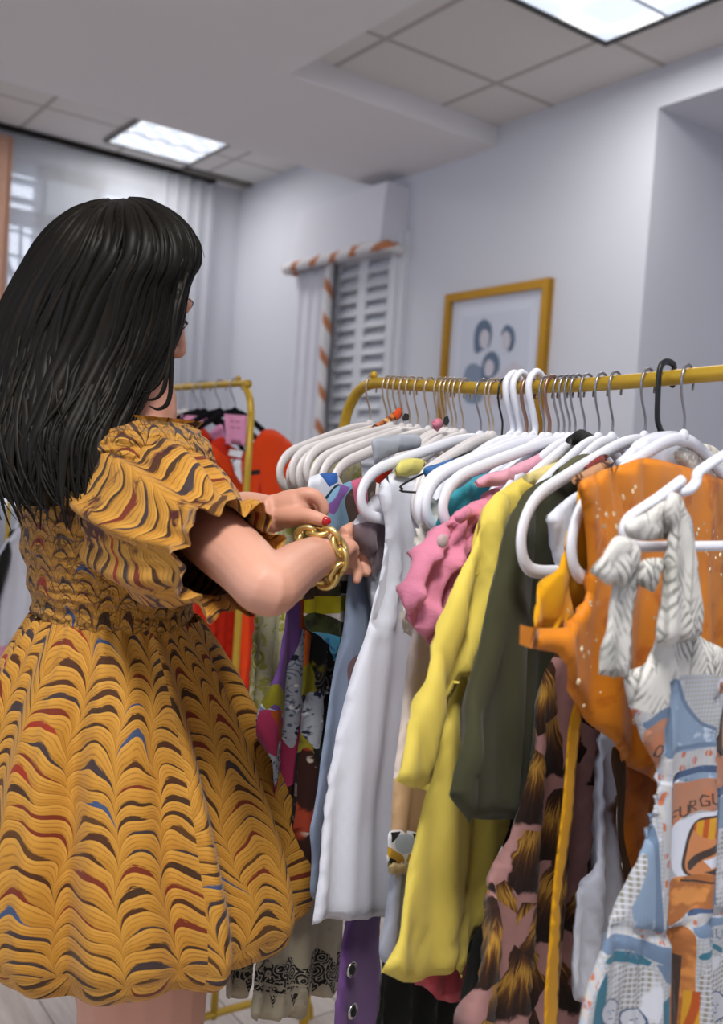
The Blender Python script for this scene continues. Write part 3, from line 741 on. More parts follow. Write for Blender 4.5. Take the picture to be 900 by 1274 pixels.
M_ltblue = print_mat('pale blue stripe', '#aebfd2', [('sx', 400, .9, .97, '#4a5a70')], warp=.001); M_denim = print_mat('blue denim', '#3f6ba6', [('noise', 60, .55, .62, '#27577e', 2), ('noise', 20, .58, .64, '#1f4a5e', 5)])
M_greycl = C('grey jersey', '#a3a8b2'); M_orangeruf = print_mat('orange check', '#d0793f', [('sx', 260, .75, .9, '#8a4a22'), ('sy', 260, .8, .95, '#e2b478')]); M_oran2 = C('bright orange', '#d6501c')
M_velv = print_mat('mustard orange velvet', '#d57f14', [('noise', 30, .52, .7, '#b45f0a', 2), ('spot', 70, .93, .95, '#fbe8c8', 3, 9)], rough=.6, spec=.3)
M_must = C('mustard lining', '#d79a14', var=.12); M_velvd = print_mat('dark orange velvet', '#b7670f', [('noise', 40, .5, .7, '#9a4f0a', 2)]); M_browncl = C('dark brown', '#46321f')
M_wht2 = C('plain white cotton', '#d3d7e4', var=.06); M_brnpr = print_mat('brown feather print', '#b98a68', [('noise', 60, .5, .58, '#4a2a1c', 2), ('noise', 40, .58, .64, '#7a4a28', 5)], warp=.03)
# feather tassel print
def tassel():
    g = NT('tassel feather print', .8, .2, 0, .08); uv = g.uv(); s = g.sep(uv)
    p = g.comb(g.m('DIVIDE', s[0], .058), g.m('DIVIDE', s[1], .076))
    v = g.vor(p, 1.0, 'F1', .75); d = g.sep(g.vm('SUBTRACT', p, v['Position']))
    ang = g.m('ARCTAN2', d[0], g.m('ADD', d[1], -.65))
    st = g.noise(g.comb(g.m('MULTIPLY', ang, 26.0), g.m('MULTIPLY', d[1], 1.2), g.m('MULTIPLY', g.sep(v['Position'])[0], 5.0)), 1.0, 3, .6)
    wid = g.m('ADD', .22, g.m('MULTIPLY', g.m('SUBTRACT', .4, d[1]), .32))
    wob = g.m('MULTIPLY', g.m('SUBTRACT', g.noise(p, 4, 3), .5), .25)
    msk = g.m('MULTIPLY', g.step(g.m('SUBTRACT', g.m('ABSOLUTE', d[0]), g.m('ADD', wid, wob)), .02, -.02), g.step(g.m('ADD', d[1], wob), -.5, -.44))
    y = g.m('ADD', g.m('MULTIPLY', d[1], .9), .5)
    tone = g.ramp(g.m('ADD', g.m('ADD', y, g.m('MULTIPLY', g.m('SUBTRACT', st, .5), .9)), g.m('MULTIPLY', g.m('SUBTRACT', g.white(v['Position']), .5), .3)),
                  [(.12, '#1d120d'), (.38, '#2e1a10'), (.55, '#5a3816'), (.72, '#b08434'), (.84, '#4a2a16'), (1, '#2a1710')])
    base = g.mix(g.noise(uv, 20, 3), '#a57b76', '#8d6764')
    g.col(g.mix(msk, base, tone)); g.bump(st, .2, .002); return g.mat
M_tassel = tassel()
M_damask = print_mat('cream linen ground', '#a59c86', [('noise', 70, .60, .66, '#938a75', 2)])
M_dmband = print_mat('black damask band', '#201f1d', [('ring', 70, .62, .8, '#8f8878', 2), ('spot', 130, .80, .88, '#b3ab98', 5)], warp=.006)
M_dmline = C('pale line', '#9a937f')
M_purpt = C('purple leather', '#6d4884', var=.15, rough=.55, spec=.35)
def G(name, pp, plane, mats, label, cat, **k):
    return cloth(name, pp, plane, mats, label=label, cat=cat, group=GG, **k)
# --- lime scroll dress, leftmost
G('dress', [(367, 584), (352, 612), (341, 664), (321, 760), (306, 860), (306, 905), (320, 960), (335, 1010), (352, 1060), (430, 1060), (450, 700), (448, 570), (432, 556), (400, 566)], pl(459), M_lime,
  'cream dress with lime green scroll print, leftmost on the front rack', 'dress', fold=(.007, .035, .0), T=.008)
G('top', [(386, 594, 1), (383, 602), (384, 616), (396, 640), (404, 700), (440, 700), (434, 620), (420, 588, 1), (402, 589)], pl(532, .004), [M_bluewhite, M_cobalt, M_dteal],
  'white top with cobalt blue and dark teal print just beyond the left hand', 'top', fold=(.003, .06, 0),
  regions=[([(399, 590), (420, 584), (418, 600), (408, 606)], 1), ([(398, 626), (408, 612), (418, 602), (430, 610), (430, 700), (405, 700), (396, 640)], 2)])
# --- long patchwork print dress: purple panel, leaves, paisley
G('maxi_dress', [(392, 640), (378, 742), (362, 753), (353, 789), (335, 864), (326, 905), (332, 940), (344, 990), (352, 1040), (358, 1130), (440, 1130), (450, 900), (470, 640), (440, 600)], pl(509), [M_paisley, M_purple, M_olivep, M_magenta, M_orangep, M_pinkred, M_brownflor],
  'long patchwork print dress with a purple panel, pink and grey paisley', 'dress', fold=(.008, .05, .0),
  regions=[([(379, 700), (360, 752), (334, 864), (334, 880), (350, 882), (362, 830), (372, 790), (376, 740)], 1), ([(341, 850), (354, 866), (350, 884), (338, 875), (334, 884), (332, 870)], 2),
           ([(332, 884), (345, 886), (352, 900), (362, 930), (376, 860), (379, 900), (372, 950), (350, 1000), (340, 1000), (346, 960), (356, 950), (346, 920), (338, 940), (328, 930), (326, 905)], 3),
           ([(336, 884), (350, 884), (346, 895), (356, 940), (350, 930), (338, 898)], 4), ([(372, 742), (379, 742), (377, 785), (371, 780)], 4),
           ([(340, 1000), (352, 985), (372, 960), (392, 940), (392, 1130), (345, 1130)], 6)])
G('dress', [(383, 760), (378, 800), (376, 850), (380, 900), (374, 960), (370, 1010), (372, 1070), (380, 1100), (440, 1100), (450, 800), (460, 640), (420, 640)], pl(519, .004), [M_blackflor, M_orangep, M_olivep, M_paisley, M_blk, M_brownflor],
  'black floral dress hanging between the patchwork dress and the slate blue one', 'dress', fold=(.006, .04, 0),
  regions=[([(376, 780), (386, 790), (386, 826), (376, 832)], 1), ([(376, 830), (386, 824), (388, 850), (382, 868), (374, 856)], 2), ([(382, 864), (404, 858), (410, 880), (398, 920), (386, 930), (378, 900)], 3), ([(404, 866), (425, 850), (425, 960), (390, 962), (388, 940)], 4), ([(380, 930), (390, 960), (384, 1100), (370, 1100), (372, 1000)], 5)])
# --- abstract blouse in her hands
G('blouse', [(384, 690), (392, 650), (404, 626), (414, 610), (436, 598), (462, 592), (500, 600), (500, 780), (447, 791), (440, 812), (421, 824), (408, 805), (395, 788), (379, 780), (376, 748)], pl(544, .0), [M_whst, M_bluegrey, M_brst, M_pinkst, M_redst, M_yel2, M_olv2, M_aqua, M_purple],
  'blouse with blurred pink, yellow, brown and blue stripes, held by the woman', 'blouse', fold=(.006, .06, .1), T=.012,
  regions=[([(404, 610), (440, 596), (442, 640), (430, 660), (392, 662), (388, 650)], 1), ([(424, 618), (436, 606), (440, 640), (452, 668), (436, 672), (428, 645)], 2), ([(434, 600), (458, 594), (452, 640), (446, 662), (438, 638)], 3), ([(452, 596), (470, 600), (462, 660), (448, 664), (452, 640)], 2),
           ([(400, 634), (424, 602), (430, 606), (408, 640)], 8),
           ([(404, 700), (470, 696), (470, 712), (404, 712)], 4), ([(378, 726), (420, 722), (500, 722), (500, 740), (420, 738), (376, 748)], 2), ([(376, 746), (420, 740), (500, 738), (500, 760), (420, 760), (378, 764)], 5),
           ([(378, 762), (400, 764), (420, 774), (440, 762), (450, 790), (440, 814), (421, 826), (408, 806), (378, 784)], 6), ([(394, 787), (410, 790), (424, 802), (427, 812), (421, 826), (408, 810)], 7),
           ([(410, 720), (418, 722), (420, 775), (413, 775)], 2), ([(452, 750), (462, 738), (450, 780), (440, 780)], 6)])
# --- slate dress, mauve sliver, silver satin, white tank
G('dress', [(440, 690), (428, 790), (418, 828), (411, 866), (400, 940), (392, 990), (382, 1031), (386, 1075), (392, 1120), (470, 1120), (480, 700), (470, 640)], pl(556, .004), [M_slate, M_mauve2],
  'plain slate blue dress to the left of the long white tank', 'dress', fold=(.004, .06, 0), regions=[([(432, 822), (450, 812), (450, 870), (434, 880), (430, 850)], 1)])
G('blouse', [(466, 616), (452, 633), (440, 652), (442, 668), (453, 693), (459, 712), (463, 735), (463, 760), (520, 760), (530, 640), (500, 612)], pl(576, .0), [M_mauve, M_silver, M_greycl],
  'shiny silver and mauve satin blouse squeezed against the white tank', 'blouse', fold=(.006, .03, .2), T=.014,
  regions=[([(466, 612), (438, 653), (450, 648), (464, 650), (482, 660), (490, 620), (480, 610)], 1), ([(461, 712), (475, 708), (480, 760), (460, 765)], 2)])
tank = G('tank_top', [(472, 603, 1), (488, 587, 1), (504, 593), (522, 597), (538, 598, 1), (575, 605, 1), (575, 800), (545, 1000), (530, 1143, 1), (473, 1143), (448, 1143), (423, 1144), (389, 1151, 1), (401, 1061), (416, 959), (426, 908), (441, 837), (453, 791), (465, 745), (472, 722), (479, 661), (475, 626)],
  pl(598, .012), M_wlinen, 'long sleeveless white linen tank hanging in the middle of the front rack', 'tank top', fold=(.006, .10, .05), T=.010, wr=.002,
  creases=[([(474, 606), (486, 640), (494, 680), (493, 722), (487, 765), (478, 786), (465, 784), (458, 790)], .007, .0035), ([(470, 640), (482, 690), (478, 740), (466, 775)], -.006, .012), ([(440, 840), (420, 960), (396, 1150)], .003, .004)])
G('lace_top', [(536, 622), (526, 634), (520, 655), (511, 715), (501, 752), (497, 768), (505, 788), (520, 790), (570, 760), (590, 640), (560, 620)], pl(664, .002), M_cream,
  'white lace top with fluffy fringe edge behind the pink sleeve', 'top', rough_edge=.003, fold=(.003, .03, 0))
cs = G('blouse', [(560, 760), (520, 775), (511, 800), (504, 842), (496, 920), (490, 971), (485, 1036), (484, 1090), (478, 1140), (474, 1195), (530, 1200), (575, 1000), (600, 800)], pl(677, .002), [M_blush, M_peachs, M_greyb],
  'blush blouse with sheer peach sleeve and printed cuff below the yellow blazer sleeve', 'blouse', fold=(.004, .05, 0), regions=[([(490, 969), (545, 969), (540, 1036), (480, 1036)], 1), ([(460, 1080), (560, 1080), (545, 1200), (460, 1200)], 2)])
Mc = [C('cuff white', '#dfe2ea'), M_blk, C('cuff mustard', '#c59a2c'), C('cuff blue', '#b3c2d8')]
cloth('cuff', [(484, 1035), (500, 1033), (521, 1038), (516, 1060), (513, 1079), (498, 1076), (482, 1074), (482, 1055)], pl(677, .010), Mc, T=.006, parent=cs, res=.005, fold=(.001, .05, 0),
      regions=[([(485, 1035), (498, 1034), (492, 1041), (485, 1048)], 1), ([(512, 1036), (522, 1038), (519, 1048), (513, 1044)], 1), ([(482, 1053), (490, 1058), (500, 1064), (502, 1075), (490, 1072), (482, 1066)], 2), ([(506, 1062), (517, 1058), (514, 1075), (504, 1072)], 2), ([(492, 1040), (510, 1038), (514, 1052), (502, 1062), (490, 1054)], 3), ([(483, 1066), (492, 1070), (490, 1076), (482, 1075)], 1)])
cloth('fringe', [(482, 1074), (513, 1078), (511, 1086), (505, 1090), (500, 1086), (494, 1092), (488, 1086), (484, 1086)], pl(677, .011), C('straw fringe', '#c5b084'), T=.005, parent=cs, res=.004, rough_edge=.002, fold=(.001, .01, 0))
G('top', [(693, 543), (676, 552), (656, 570), (640, 582), (600, 590), (572, 607), (553, 622), (544, 640), (541, 660), (560, 700), (640, 700), (700, 600), (706, 556)], pl(695, -.001), M_teal,
  'teal knit top peeking out behind the pink blouse shoulder', 'top', fold=(.003, .04, 0))
# --- pink blouse
pk = G('blouse', [(700, 553), (727, 558), (715, 572), (688, 578), (640, 600), (604, 612), (597, 626), (606, 640), (590, 674), (580, 700), (570, 760), (590, 900), (680, 900), (740, 640), (738, 575)], pl(709, .002), M_pink,
  'pink linen blouse with a gathered puff sleeve and collar strip', 'blouse', fold=(.003, .05, 0), T=.008)
cloth('collar', [(589, 601), (606, 590), (628, 584), (667, 566), (690, 555), (704, 548), (718, 546), (728, 557), (712, 568), (688, 578), (660, 590), (630, 603), (606, 606), (594, 606)], pl(709, .010), M_pink2, T=.007, soft=.012, parent=pk, fold=(.001, .05, 0), res=.006,
      creases=[([(640, 582), (626, 603)], -.004, .003), ([(676, 563), (690, 577)], -.004, .003)])
slv = cloth('puff_sleeve', [(591, 624), (606, 620), (608, 636), (596, 655), (586, 674), (580, 697), (574, 718), (564, 734), (557, 756), (547, 783), (539, 805), (526, 793), (512, 775), (504, 753), (510, 718), (519, 692), (533, 669), (550, 652), (567, 641), (578, 630)], pl(709, .016), M_pink, T=.036, soft=.07, parent=pk, res=.004, fold=(.0015, .03, .3), ramp=False, wr=.0025,
      creases=[([(560, 660), (540, 690), (524, 730), (516, 770)], -.022, .007), ([(580, 650), (566, 690), (545, 730), (536, 790)], -.018, .007), ([(572, 700), (556, 715), (548, 760)], .014, .006), ([(530, 690), (552, 700), (566, 730)], .012, .006), ([(512, 735), (530, 765), (540, 795)], .010, .005), ([(598, 640), (574, 680), (576, 715)], -.012, .005), ([(548, 662), (538, 682), (556, 688)], .008, .004)])
cloth('sleeve_tab', [(566, 643), (580, 630), (588, 634), (584, 644), (572, 652)], pl(709, .038), M_pink, T=.008, soft=.01, parent=slv, res=.004, fold=(.001, .02, 0))
MB().ell(tuple(pl(709, .05).P(551, 673)), (.003, .0065, .0065), 12, 8).build('button', C('pearl button', '#b8a0a0', rough=.4), slv)
# --- yellow blazer
yb_ = G('blazer', [(664, 588), (690, 580), (704, 576), (722, 588), (715, 700), (680, 900), (650, 1005), (617, 1060), (603, 1135), (575, 1218, 1), (568, 1206), (540, 1217), (516, 1225), (474, 1209, 1), (497, 1140), (521, 1044), (536, 983), (548, 900), (575, 800), (588, 690), (600, 640), (622, 611)], pl(728, .006), M_yellow,
  'lemon yellow blazer between the pink blouse and the olive blazer', 'blazer', fold=(.005, .09, .1), T=.011, wr=.0015,
  creases=[([(494, 1163), (530, 1172), (572, 1166)], -.004, .002), ([(586, 1080), (575, 1140), (568, 1206)], -.008, .003), ([(600, 1000), (586, 1085)], -.005, .004)])
cloth('sleeve', [(622, 611), (634, 622), (632, 645), (628, 690), (612, 760), (597, 825), (590, 868), (578, 838), (560, 870), (545, 922), (533, 984, 1), (510, 980), (491, 971, 1), (509, 905), (528, 840), (537, 812), (550, 767), (563, 729), (585, 689), (600, 642), (608, 625)], pl(728, .022), M_yellow, T=.016, soft=.03, parent=yb_, fold=(.004, .05, .2),
      creases=[([(600, 660), (594, 720), (572, 800), (556, 870)], -.010, .006), ([(612, 640), (604, 720), (585, 800)], .006, .006), ([(583, 690), (590, 720), (586, 760)], -.006, .005)])
cloth('collar', [(650, 594), (668, 584), (690, 576), (700, 574), (712, 580), (700, 592), (680, 604), (662, 603)], pl(728, .018), M_yellow2, T=.005, soft=.01, parent=yb_, res=.006, fold=(.001, .05, 0))
# --- olive blazer and the black garment behind it
G('trousers', [(660, 960), (640, 1010), (625, 1070), (604, 1140), (586, 1200), (576, 1300), (640, 1300), (700, 1100), (710, 960)], pl(746, -.008), M_blk, 'black trousers hanging below the olive blazer', 'trousers', fold=(.005, .05, 0))
ob = G('blazer', [(723, 568), (744, 572), (775, 600), (780, 820), (700, 905), (676, 960), (652, 1003), (617, 1020), (595, 1020), (574, 1022, 1), (555, 988, 1), (572, 908), (590, 855), (600, 810), (613, 740), (622, 700), (630, 655), (646, 620), (665, 604), (688, 592), (708, 580)], pl(763, .004), M_oliveb,
  'dark olive green blazer to the right of the yellow blazer', 'blazer', fold=(.006, .08, .1), T=.013,
  creases=[([(668, 620), (664, 700), (656, 800), (648, 900), (636, 1000)], -.008, .006), ([(690, 700), (684, 760), (690, 820)], -.006, .008), ([(640, 650), (622, 760), (600, 860), (576, 940)], .005, .008)])
cloth('collar', [(687, 592), (700, 578), (716, 567), (735, 565), (748, 574), (735, 586), (715, 597), (700, 596)], pl(763, .018), M_olivec, T=.006, soft=.01, parent=ob, res=.006, fold=(.001, .05, 0))
# --- tassel print dress with thin mustard belt hanging
td = G('dress', [(700, 790), (680, 842), (668, 880), (655, 945), (645, 1000), (630, 1060), (610, 1130), (592, 1195), (582, 1300), (716, 1300), (724, 1180), (742, 1070), (762, 930), (780, 700), (760, 620), (720, 640)], pl(804, -.012), [M_tassel, M_blk], 'pink dress printed with brown and gold tassels beside the olive blazer', 'dress', fold=(.010, .055, .0), T=.012)
G('shirt', [(678, 642, 1), (694, 630), (709, 617), (720, 612), (730, 640), (735, 690), (722, 720), (700, 712), (694, 704), (686, 670)], pl(804, .002), M_wht2, 'small white sleeve folded through the white hanger loop beside the olive blazer', 'shirt', T=.012, fold=(.002, .04, 0), res=.006, creases=[([(700, 630), (708, 670), (704, 705)], -.006, .004)])
G('scarf', [(712, 596), (730, 584), (756, 573), (768, 580), (745, 596), (722, 608)], pl(804, .018), M_brnpr, 'brown feather print cloth wrapped over a white hanger above the orange top', 'scarf', T=.010, soft=.012, res=.006, fold=(.001, .03, 0))
G('shirt', [(762, 584), (774, 565), (800, 543), (822, 537), (845, 538), (858, 556), (850, 590), (800, 640), (770, 700), (752, 935), (744, 1000), (733, 1084), (724, 1124), (719, 1178), (719, 1245), (745, 1245), (766, 1158), (777, 1124), (768, 1055), (763, 1000), (790, 900), (830, 700), (800, 600)], pl(825, .008), M_wht2,
  'white shirt behind the orange top, its long tail showing beside the blue print dress', 'shirt', fold=(.008, .04, .1), T=.010)
# --- orange sequined top
ot = G('top', [(718, 602), (745, 588), (775, 577), (800, 570), (830, 574), (870, 586), (910, 600), (1010, 640), (1020, 950), (900, 985), (838, 982), (812, 972, 1), (795, 958), (775, 942), (752, 918), (735, 893), (714, 868), (703, 840), (691, 812, 1), (668, 808), (655, 803, 1), (655, 778, 1), (664, 781), (680, 782), (698, 779), (712, 771), (724, 760), (731, 748), (735, 733), (733, 690), (728, 650), (724, 625)], pl(853, .012), M_velv,
  'mustard orange velvet top with scattered sequins, behind the leaf print bow', 'top', fold=(.008, .10, .1), T=.010, wr=.003,
  creases=[([(700, 782), (716, 773), (728, 758), (737, 735), (736, 690), (729, 645)], .005, .004), ([(660, 784), (690, 785), (704, 781)], .005, .003), ([(691, 812), (706, 850), (740, 898), (790, 952)], .003, .004), ([(765, 595), (775, 640), (770, 690)], -.008, .008), ([(800, 585), (806, 640)], -.006, .008), ([(745, 600), (752, 650)], -.006, .006)])
cloth('lining', [(722, 606), (716, 650), (701, 682), (680, 725), (656, 770), (656, 784), (680, 790), (705, 786), (740, 778), (756, 740), (750, 660), (740, 610)], pl(853, -.008), M_must, T=.005, parent=ot, fold=(.006, .05, .3), creases=[([(716, 690), (706, 730), (694, 776)], -.006, .006)])
cloth('tail', [(762, 930), (769, 1000), (776, 1060), (781, 1118), (796, 1110), (830, 1060), (850, 980), (840, 950), (800, 940)], pl(853, -.004), [M_velvd, M_browncl], T=.008, parent=ot, fold=(.003, .06, 0), regions=[([(755, 925), (772, 945), (774, 1000), (782, 1125), (770, 1100), (764, 1000)], 1)])
cloth('tie_strap', [(719, 868), (725, 882), (717, 960), (707, 1060), (699, 1120), (692, 1290), (678, 1290), (685, 1160), (694, 1060), (704, 960), (709, 900)], pl(853, .000), M_must, T=.003, soft=.006, parent=ot, fold=(.001, .2, 0), res=.006, creases=[([(715, 890), (704, 1000), (690, 1140), (684, 1280)], -.0015, .002)])
# sequins on the orange top
sq = MB(); rng = random.Random(3)
SQ = [(707, 760), (746, 634), (755, 640), (776, 618), (788, 611), (744, 643), (752, 655), (768, 655), (725, 807), (727, 817), (733, 812), (765, 842), (802, 838), (862, 655), (876, 652), (888, 662), (868, 664), (881, 690), (891, 694), (897, 690), (884, 708), (898, 715), (870, 658), (893, 668), (850, 635), (735, 750), (720, 848), (880, 660), (890, 680), (898, 700)]
SQ += [(rng.uniform(742, 905), rng.uniform(600, 780)) for _ in range(26)]+[(rng.uniform(720, 800), rng.uniform(790, 900)) for _ in range(10)]
p_ = pl(853, .012)
for x, y in SQ:
    c = p_.P(x, y, .022); n_ = np.array([p_.n[0], p_.n[1], 0]); t_ = np.array([p_.t[0], p_.t[1], 0]); r = rng.uniform(.0016, .0030)
    n_ = n_+.35*rng.uniform(-1, 1)*t_+np.array([0, 0, rng.uniform(-.3, .4)]); n_ /= np.linalg.norm(n_); a_ = np.cross(n_, [0, 0, 1]); a_ /= np.linalg.norm(a_); b_ = np.cross(n_, a_)
    ring = [tuple(c+r*(a_*cos(k*pi/4)+b_*sin(k*pi/4))) for k in range(8)]
    sq.add(ring+[tuple(c+n_*.0004)], [(k, (k+1) % 8, 8) for k in range(8)])
g = NT('sequin', .18, .8, .6); g.col('#f6dcae'); s_ = sq.build('sequin', g.mat, ot, False); s_['kind'] = 'stuff'
# --- blue print dress with grey leaf bow
M_leaf = None
def leaf():
    g = NT('grey palm leaf print', .85, .15, 0, .05); uv = g.uv(); s = g.sep(uv)
    p = g.comb(g.m('DIVIDE', s[0], .040), g.m('DIVIDE', s[1], .056)); v = g.vor(p, 1.0, 'F1', .9); d = g.sep(g.vm('SUBTRACT', p, v['Position']))
    sg = g.m('MULTIPLY', g.m('SIGN', d[0]), 1.0)
    st = g.m('SINE', g.m('ADD', g.m('MULTIPLY', g.m('SUBTRACT', d[1], g.m('ABSOLUTE', d[0])), 34.0), g.m('MULTIPLY', g.noise(uv, 50, 2), 5.0)))
    f = g.m('MULTIPLY', g.step(st, -.1, .7), g.step(g.noise(uv, 22, 3, .6), .42, .58))
    rib = g.step(g.m('ABSOLUTE', d[0]), .05, .015)
    sh = g.step(g.noise(uv, 14, 2, .5, 0, 4), .56, .68)
    c = g.mix(g.m('MULTIPLY', sh, .6), '#cfcdc8', '#8f9089'); c = g.mix(g.m('MULTIPLY', f, .75), c, '#5c5f58'); c = g.mix(g.m('MULTIPLY', rib, .5), c, '#6b6d66')
    g.col(c); return g.mat
M_leaf = leaf()
M_grid = print_mat('white grid print', '#b6b9c1', [('sx', 1600, .70, .9, '#98a0ae'), ('sy', 1600, .70, .9, '#a3a199'), ('noise', 26, .58, .64, '#d3d6df', 3)], warp=.001)
M_gridb = print_mat('tan grid print', '#b0b3bb', [('sx', 1300, .45, .7, '#8c8778'), ('sy', 1300, .75, .92, '#c6c8cf'), ('noise', 16, .55, .62, '#c8cbd4', 3)], warp=.002)
M_pblue = print_mat('pale blue print', '#8599b0', [('sx', 1700, .75, .95, '#8299b2'), ('noise', 40, .60, .68, '#b9c6d8', 3)], warp=.002)
M_mblue = C('mid blue ink', '#6b7f99', var=.2); M_nblue = C('navy ink', '#4a5d7e', var=.2); M_tealk = C('teal ink', '#3b7488', var=.3)
M_orb = print_mat('orange spot border', '#bdb9b6', [('spot', 90, .62, .74, '#b96c48', 2), ('sx', 1200, .85, .95, '#9db0c8')], warp=.01)
M_terra = print_mat('terracotta ink', '#b07d64', [('noise', 50, .55, .65, '#b87555', 2)]); M_terra2 = print_mat('burnt orange ink', '#a86a3e', [('noise', 30, .5, .6, '#cf8a4c', 3)])
M_ink = C('dark ink', '#4a3d38', var=.2); M_skin_i = C('printed skin', '#cc8758', var=.15); M_yhair = print_mat('printed yellow', '#cf9a30', [('sx', 500, .5, .8, '#b0542a')], warp=.004); M_face_i = C('printed pale face', '#b9bcc4', var=.05)
BM = [M_grid, M_leaf, M_pblue, M_mblue, M_nblue, M_orb, M_terra, M_ink, M_skin_i, M_terra2, M_yhair, M_gridb, M_tealk, M_face_i, M_wht2]
def circ(cx, cy, rx, ry, n=12): return [(cx+rx*cos(2*pi*k/n), cy+ry*sin(2*pi*k/n)) for k in range(n)]
def strokes(ch, ox, oy, w, h, sk=0, th=1.6):
    """stroke letters as thin quads in pixel space (oy = top)"""
    S = {'F': [((0, 0), (0, 1)), ((0, 0), (1, 0)), ((0, .48), (.75, .48))], 'U': [((0, 0), (0, .85)), ((0, .85), (.5, 1)), ((.5, 1), (1, .85)), ((1, .85), (1, 0))],
         'R': [((0, 0), (0, 1)), ((0, 0), (.9, .1)), ((.9, .1), (.9, .45)), ((.9, .45), (0, .5)), ((.2, .5), (1, 1))], 'G': [((1, .12), (.3, 0)), ((.3, 0), (0, .4)), ((0, .4), (.2, 1)), ((.2, 1), (1, .95)), ((1, .95), (1, .55)), ((1, .55), (.6, .55))],
         'L': [((0, 0), (0, 1)), ((0, 1), (1, 1))], 'M': [((0, 1), (.1, 0)), ((.1, 0), (.5, .7)), ((.5, .7), (.9, 0)), ((.9, 0), (1, 1))], 'O': [((.1, .2), (.5, 0)), ((.5, 0), (.9, .2)), ((.9, .2), (.9, .8)), ((.9, .8), (.5, 1)), ((.5, 1), (.1, .8)), ((.1, .8), (.1, .2))],
         'E': [((0, 0), (0, 1)), ((0, 0), (1, 0)), ((0, .5), (.8, .5)), ((0, 1), (1, 1))], 'N': [((0, 1), (0, 0)), ((0, 0), (1, 1)), ((1, 1), (1, 0))], 'I': [((.5, 0), (.5, 1))]}
    out = []
    for a, b in S[ch]:
        A = np.array([ox+a[0]*w, oy+a[1]*h+sk*a[0]*w]); B = np.array([ox+b[0]*w, oy+b[1]*h+sk*b[0]*w]); d = B-A; d /= np.linalg.norm(d); n_ = np.array([-d[1], d[0]])*th/2
        A = A-d*th*.4; B = B+d*th*.4
        out.append([tuple(A+n_), tuple(B+n_), tuple(B-n_), tuple(A-n_)])
    return out
REG = [([(776, 838), (800, 825), (812, 798), (815, 760), (900, 760), (1000, 800), (1000, 858), (902, 845), (882, 838), (858, 838), (836, 842), (830, 862), (808, 885), (788, 880)], 1),
       ([(786, 880), (808, 886), (830, 862), (828, 874), (800, 898), (790, 893)], 5), ([(796, 898), (824, 876), (826, 890), (806, 908), (799, 906)], 3), ([(799, 906), (826, 890), (824, 925), (816, 955), (800, 925)], 6)]
REG += [(s, 7) for s in strokes('O', 809, 928, 9, 14, -.6, 2)]
REG += [([(833, 844), (828, 885), (826, 938), (880, 924), (882, 905), (868, 898), (852, 878), (842, 845)], 2), ([(840, 844), (852, 876), (868, 896), (882, 902), (882, 906), (866, 900), (849, 880), (837, 846)], 3),
        ([(826, 934), (852, 926), (882, 920), (882, 925), (852, 931), (826, 942)], 3), ([(828, 880), (832, 880), (830, 934), (826, 936)], 3),
        ([(822, 946), (852, 934), (882, 930), (882, 950), (852, 956), (832, 968), (818, 970)], 5), ([(830, 972), (842, 962), (858, 954), (882, 949), (882, 958), (858, 962), (844, 970), (832, 978)], 4), ([(844, 970), (858, 962), (882, 958), (882, 966), (850, 972)], 2),
        ([(834, 978), (850, 973), (884, 966), (886, 1003), (868, 1006), (850, 1016), (836, 1032)], 6), ([(828, 978), (834, 976), (835, 1160), (829, 1162)], 4), ([(816, 975), (828, 975), (828, 1160), (818, 1160)], 5),
        ([(806, 1020), (811, 1010), (816, 1160), (808, 1160)], 3), ([(800, 1048), (806, 1030), (806, 1155), (790, 1158), (786, 1110)], 2), ([(780, 1112), (798, 1060), (800, 1072), (788, 1120), (776, 1150), (768, 1152)], 11)]
for ch, x, y, k in (('F', 838, 1012, -.55), ('U', 847, 1004, -.5), ('R', 856, 996, -.4), ('G', 867, 988, -.25), ('U', 877, 984, -.1)): REG += [(s, 7) for s in strokes(ch, x, y, 7, 13, k, 1.8)]
REG += [([(837, 1034), (850, 1019), (868, 1009), (886, 1006), (887, 1088), (846, 1092), (838, 1075)], 14), ([(850, 1086), (851, 1050), (858, 1026), (870, 1014), (887, 1011), (887, 1086)], 7), ([(853, 1084), (854, 1050), (861, 1029), (871, 1018), (887, 1014), (887, 1084)], 8),
        ([(860, 1026), (872, 1016), (887, 1013), (887, 1034), (874, 1040), (864, 1036)], 10), ([(853, 1072), (868, 1056), (887, 1040), (887, 1048), (870, 1064), (855, 1082)], 7), ([(868, 1068), (887, 1054), (887, 1070), (874, 1076)], 14), ([(868, 1082), (878, 1076), (887, 1077), (887, 1085)], 7),
        ([(846, 1090), (888, 1086), (888, 1126), (856, 1130), (842, 1148), (835, 1154), (836, 1100)], 9), ([(846, 1093), (888, 1092), (888, 1094), (846, 1096)], 7), ([(852, 1134), (860, 1128), (889, 1124), (889, 1128), (862, 1133), (854, 1142)], 4),
        ([(886, 846), (1000, 856), (1000, 872), (886, 860)], 6), ([(884, 930), (1000, 925), (1000, 978), (884, 978)], 6), ([(886, 912), (888, 886), (896, 874), (910, 872), (910, 935), (890, 938), (884, 928)], 7), ([(893, 900), (902, 882), (915, 885), (915, 925), (896, 930)], 8),
        ([(884, 978), (1000, 972), (1000, 986), (884, 988)], 4), ([(886, 988), (1000, 986), (1000, 1130), (888, 1126)], 11), ([(886, 988), (890, 988), (891, 1126), (887, 1126)], 3), ([(891, 990), (905, 990), (905, 1030), (892, 1030)], 2)]
for ch, x in (('M', 887.5), ('O', 896)): REG += [(s, 7) for s in strokes(ch, x, 849, 6, 9, .08, 1.5)]
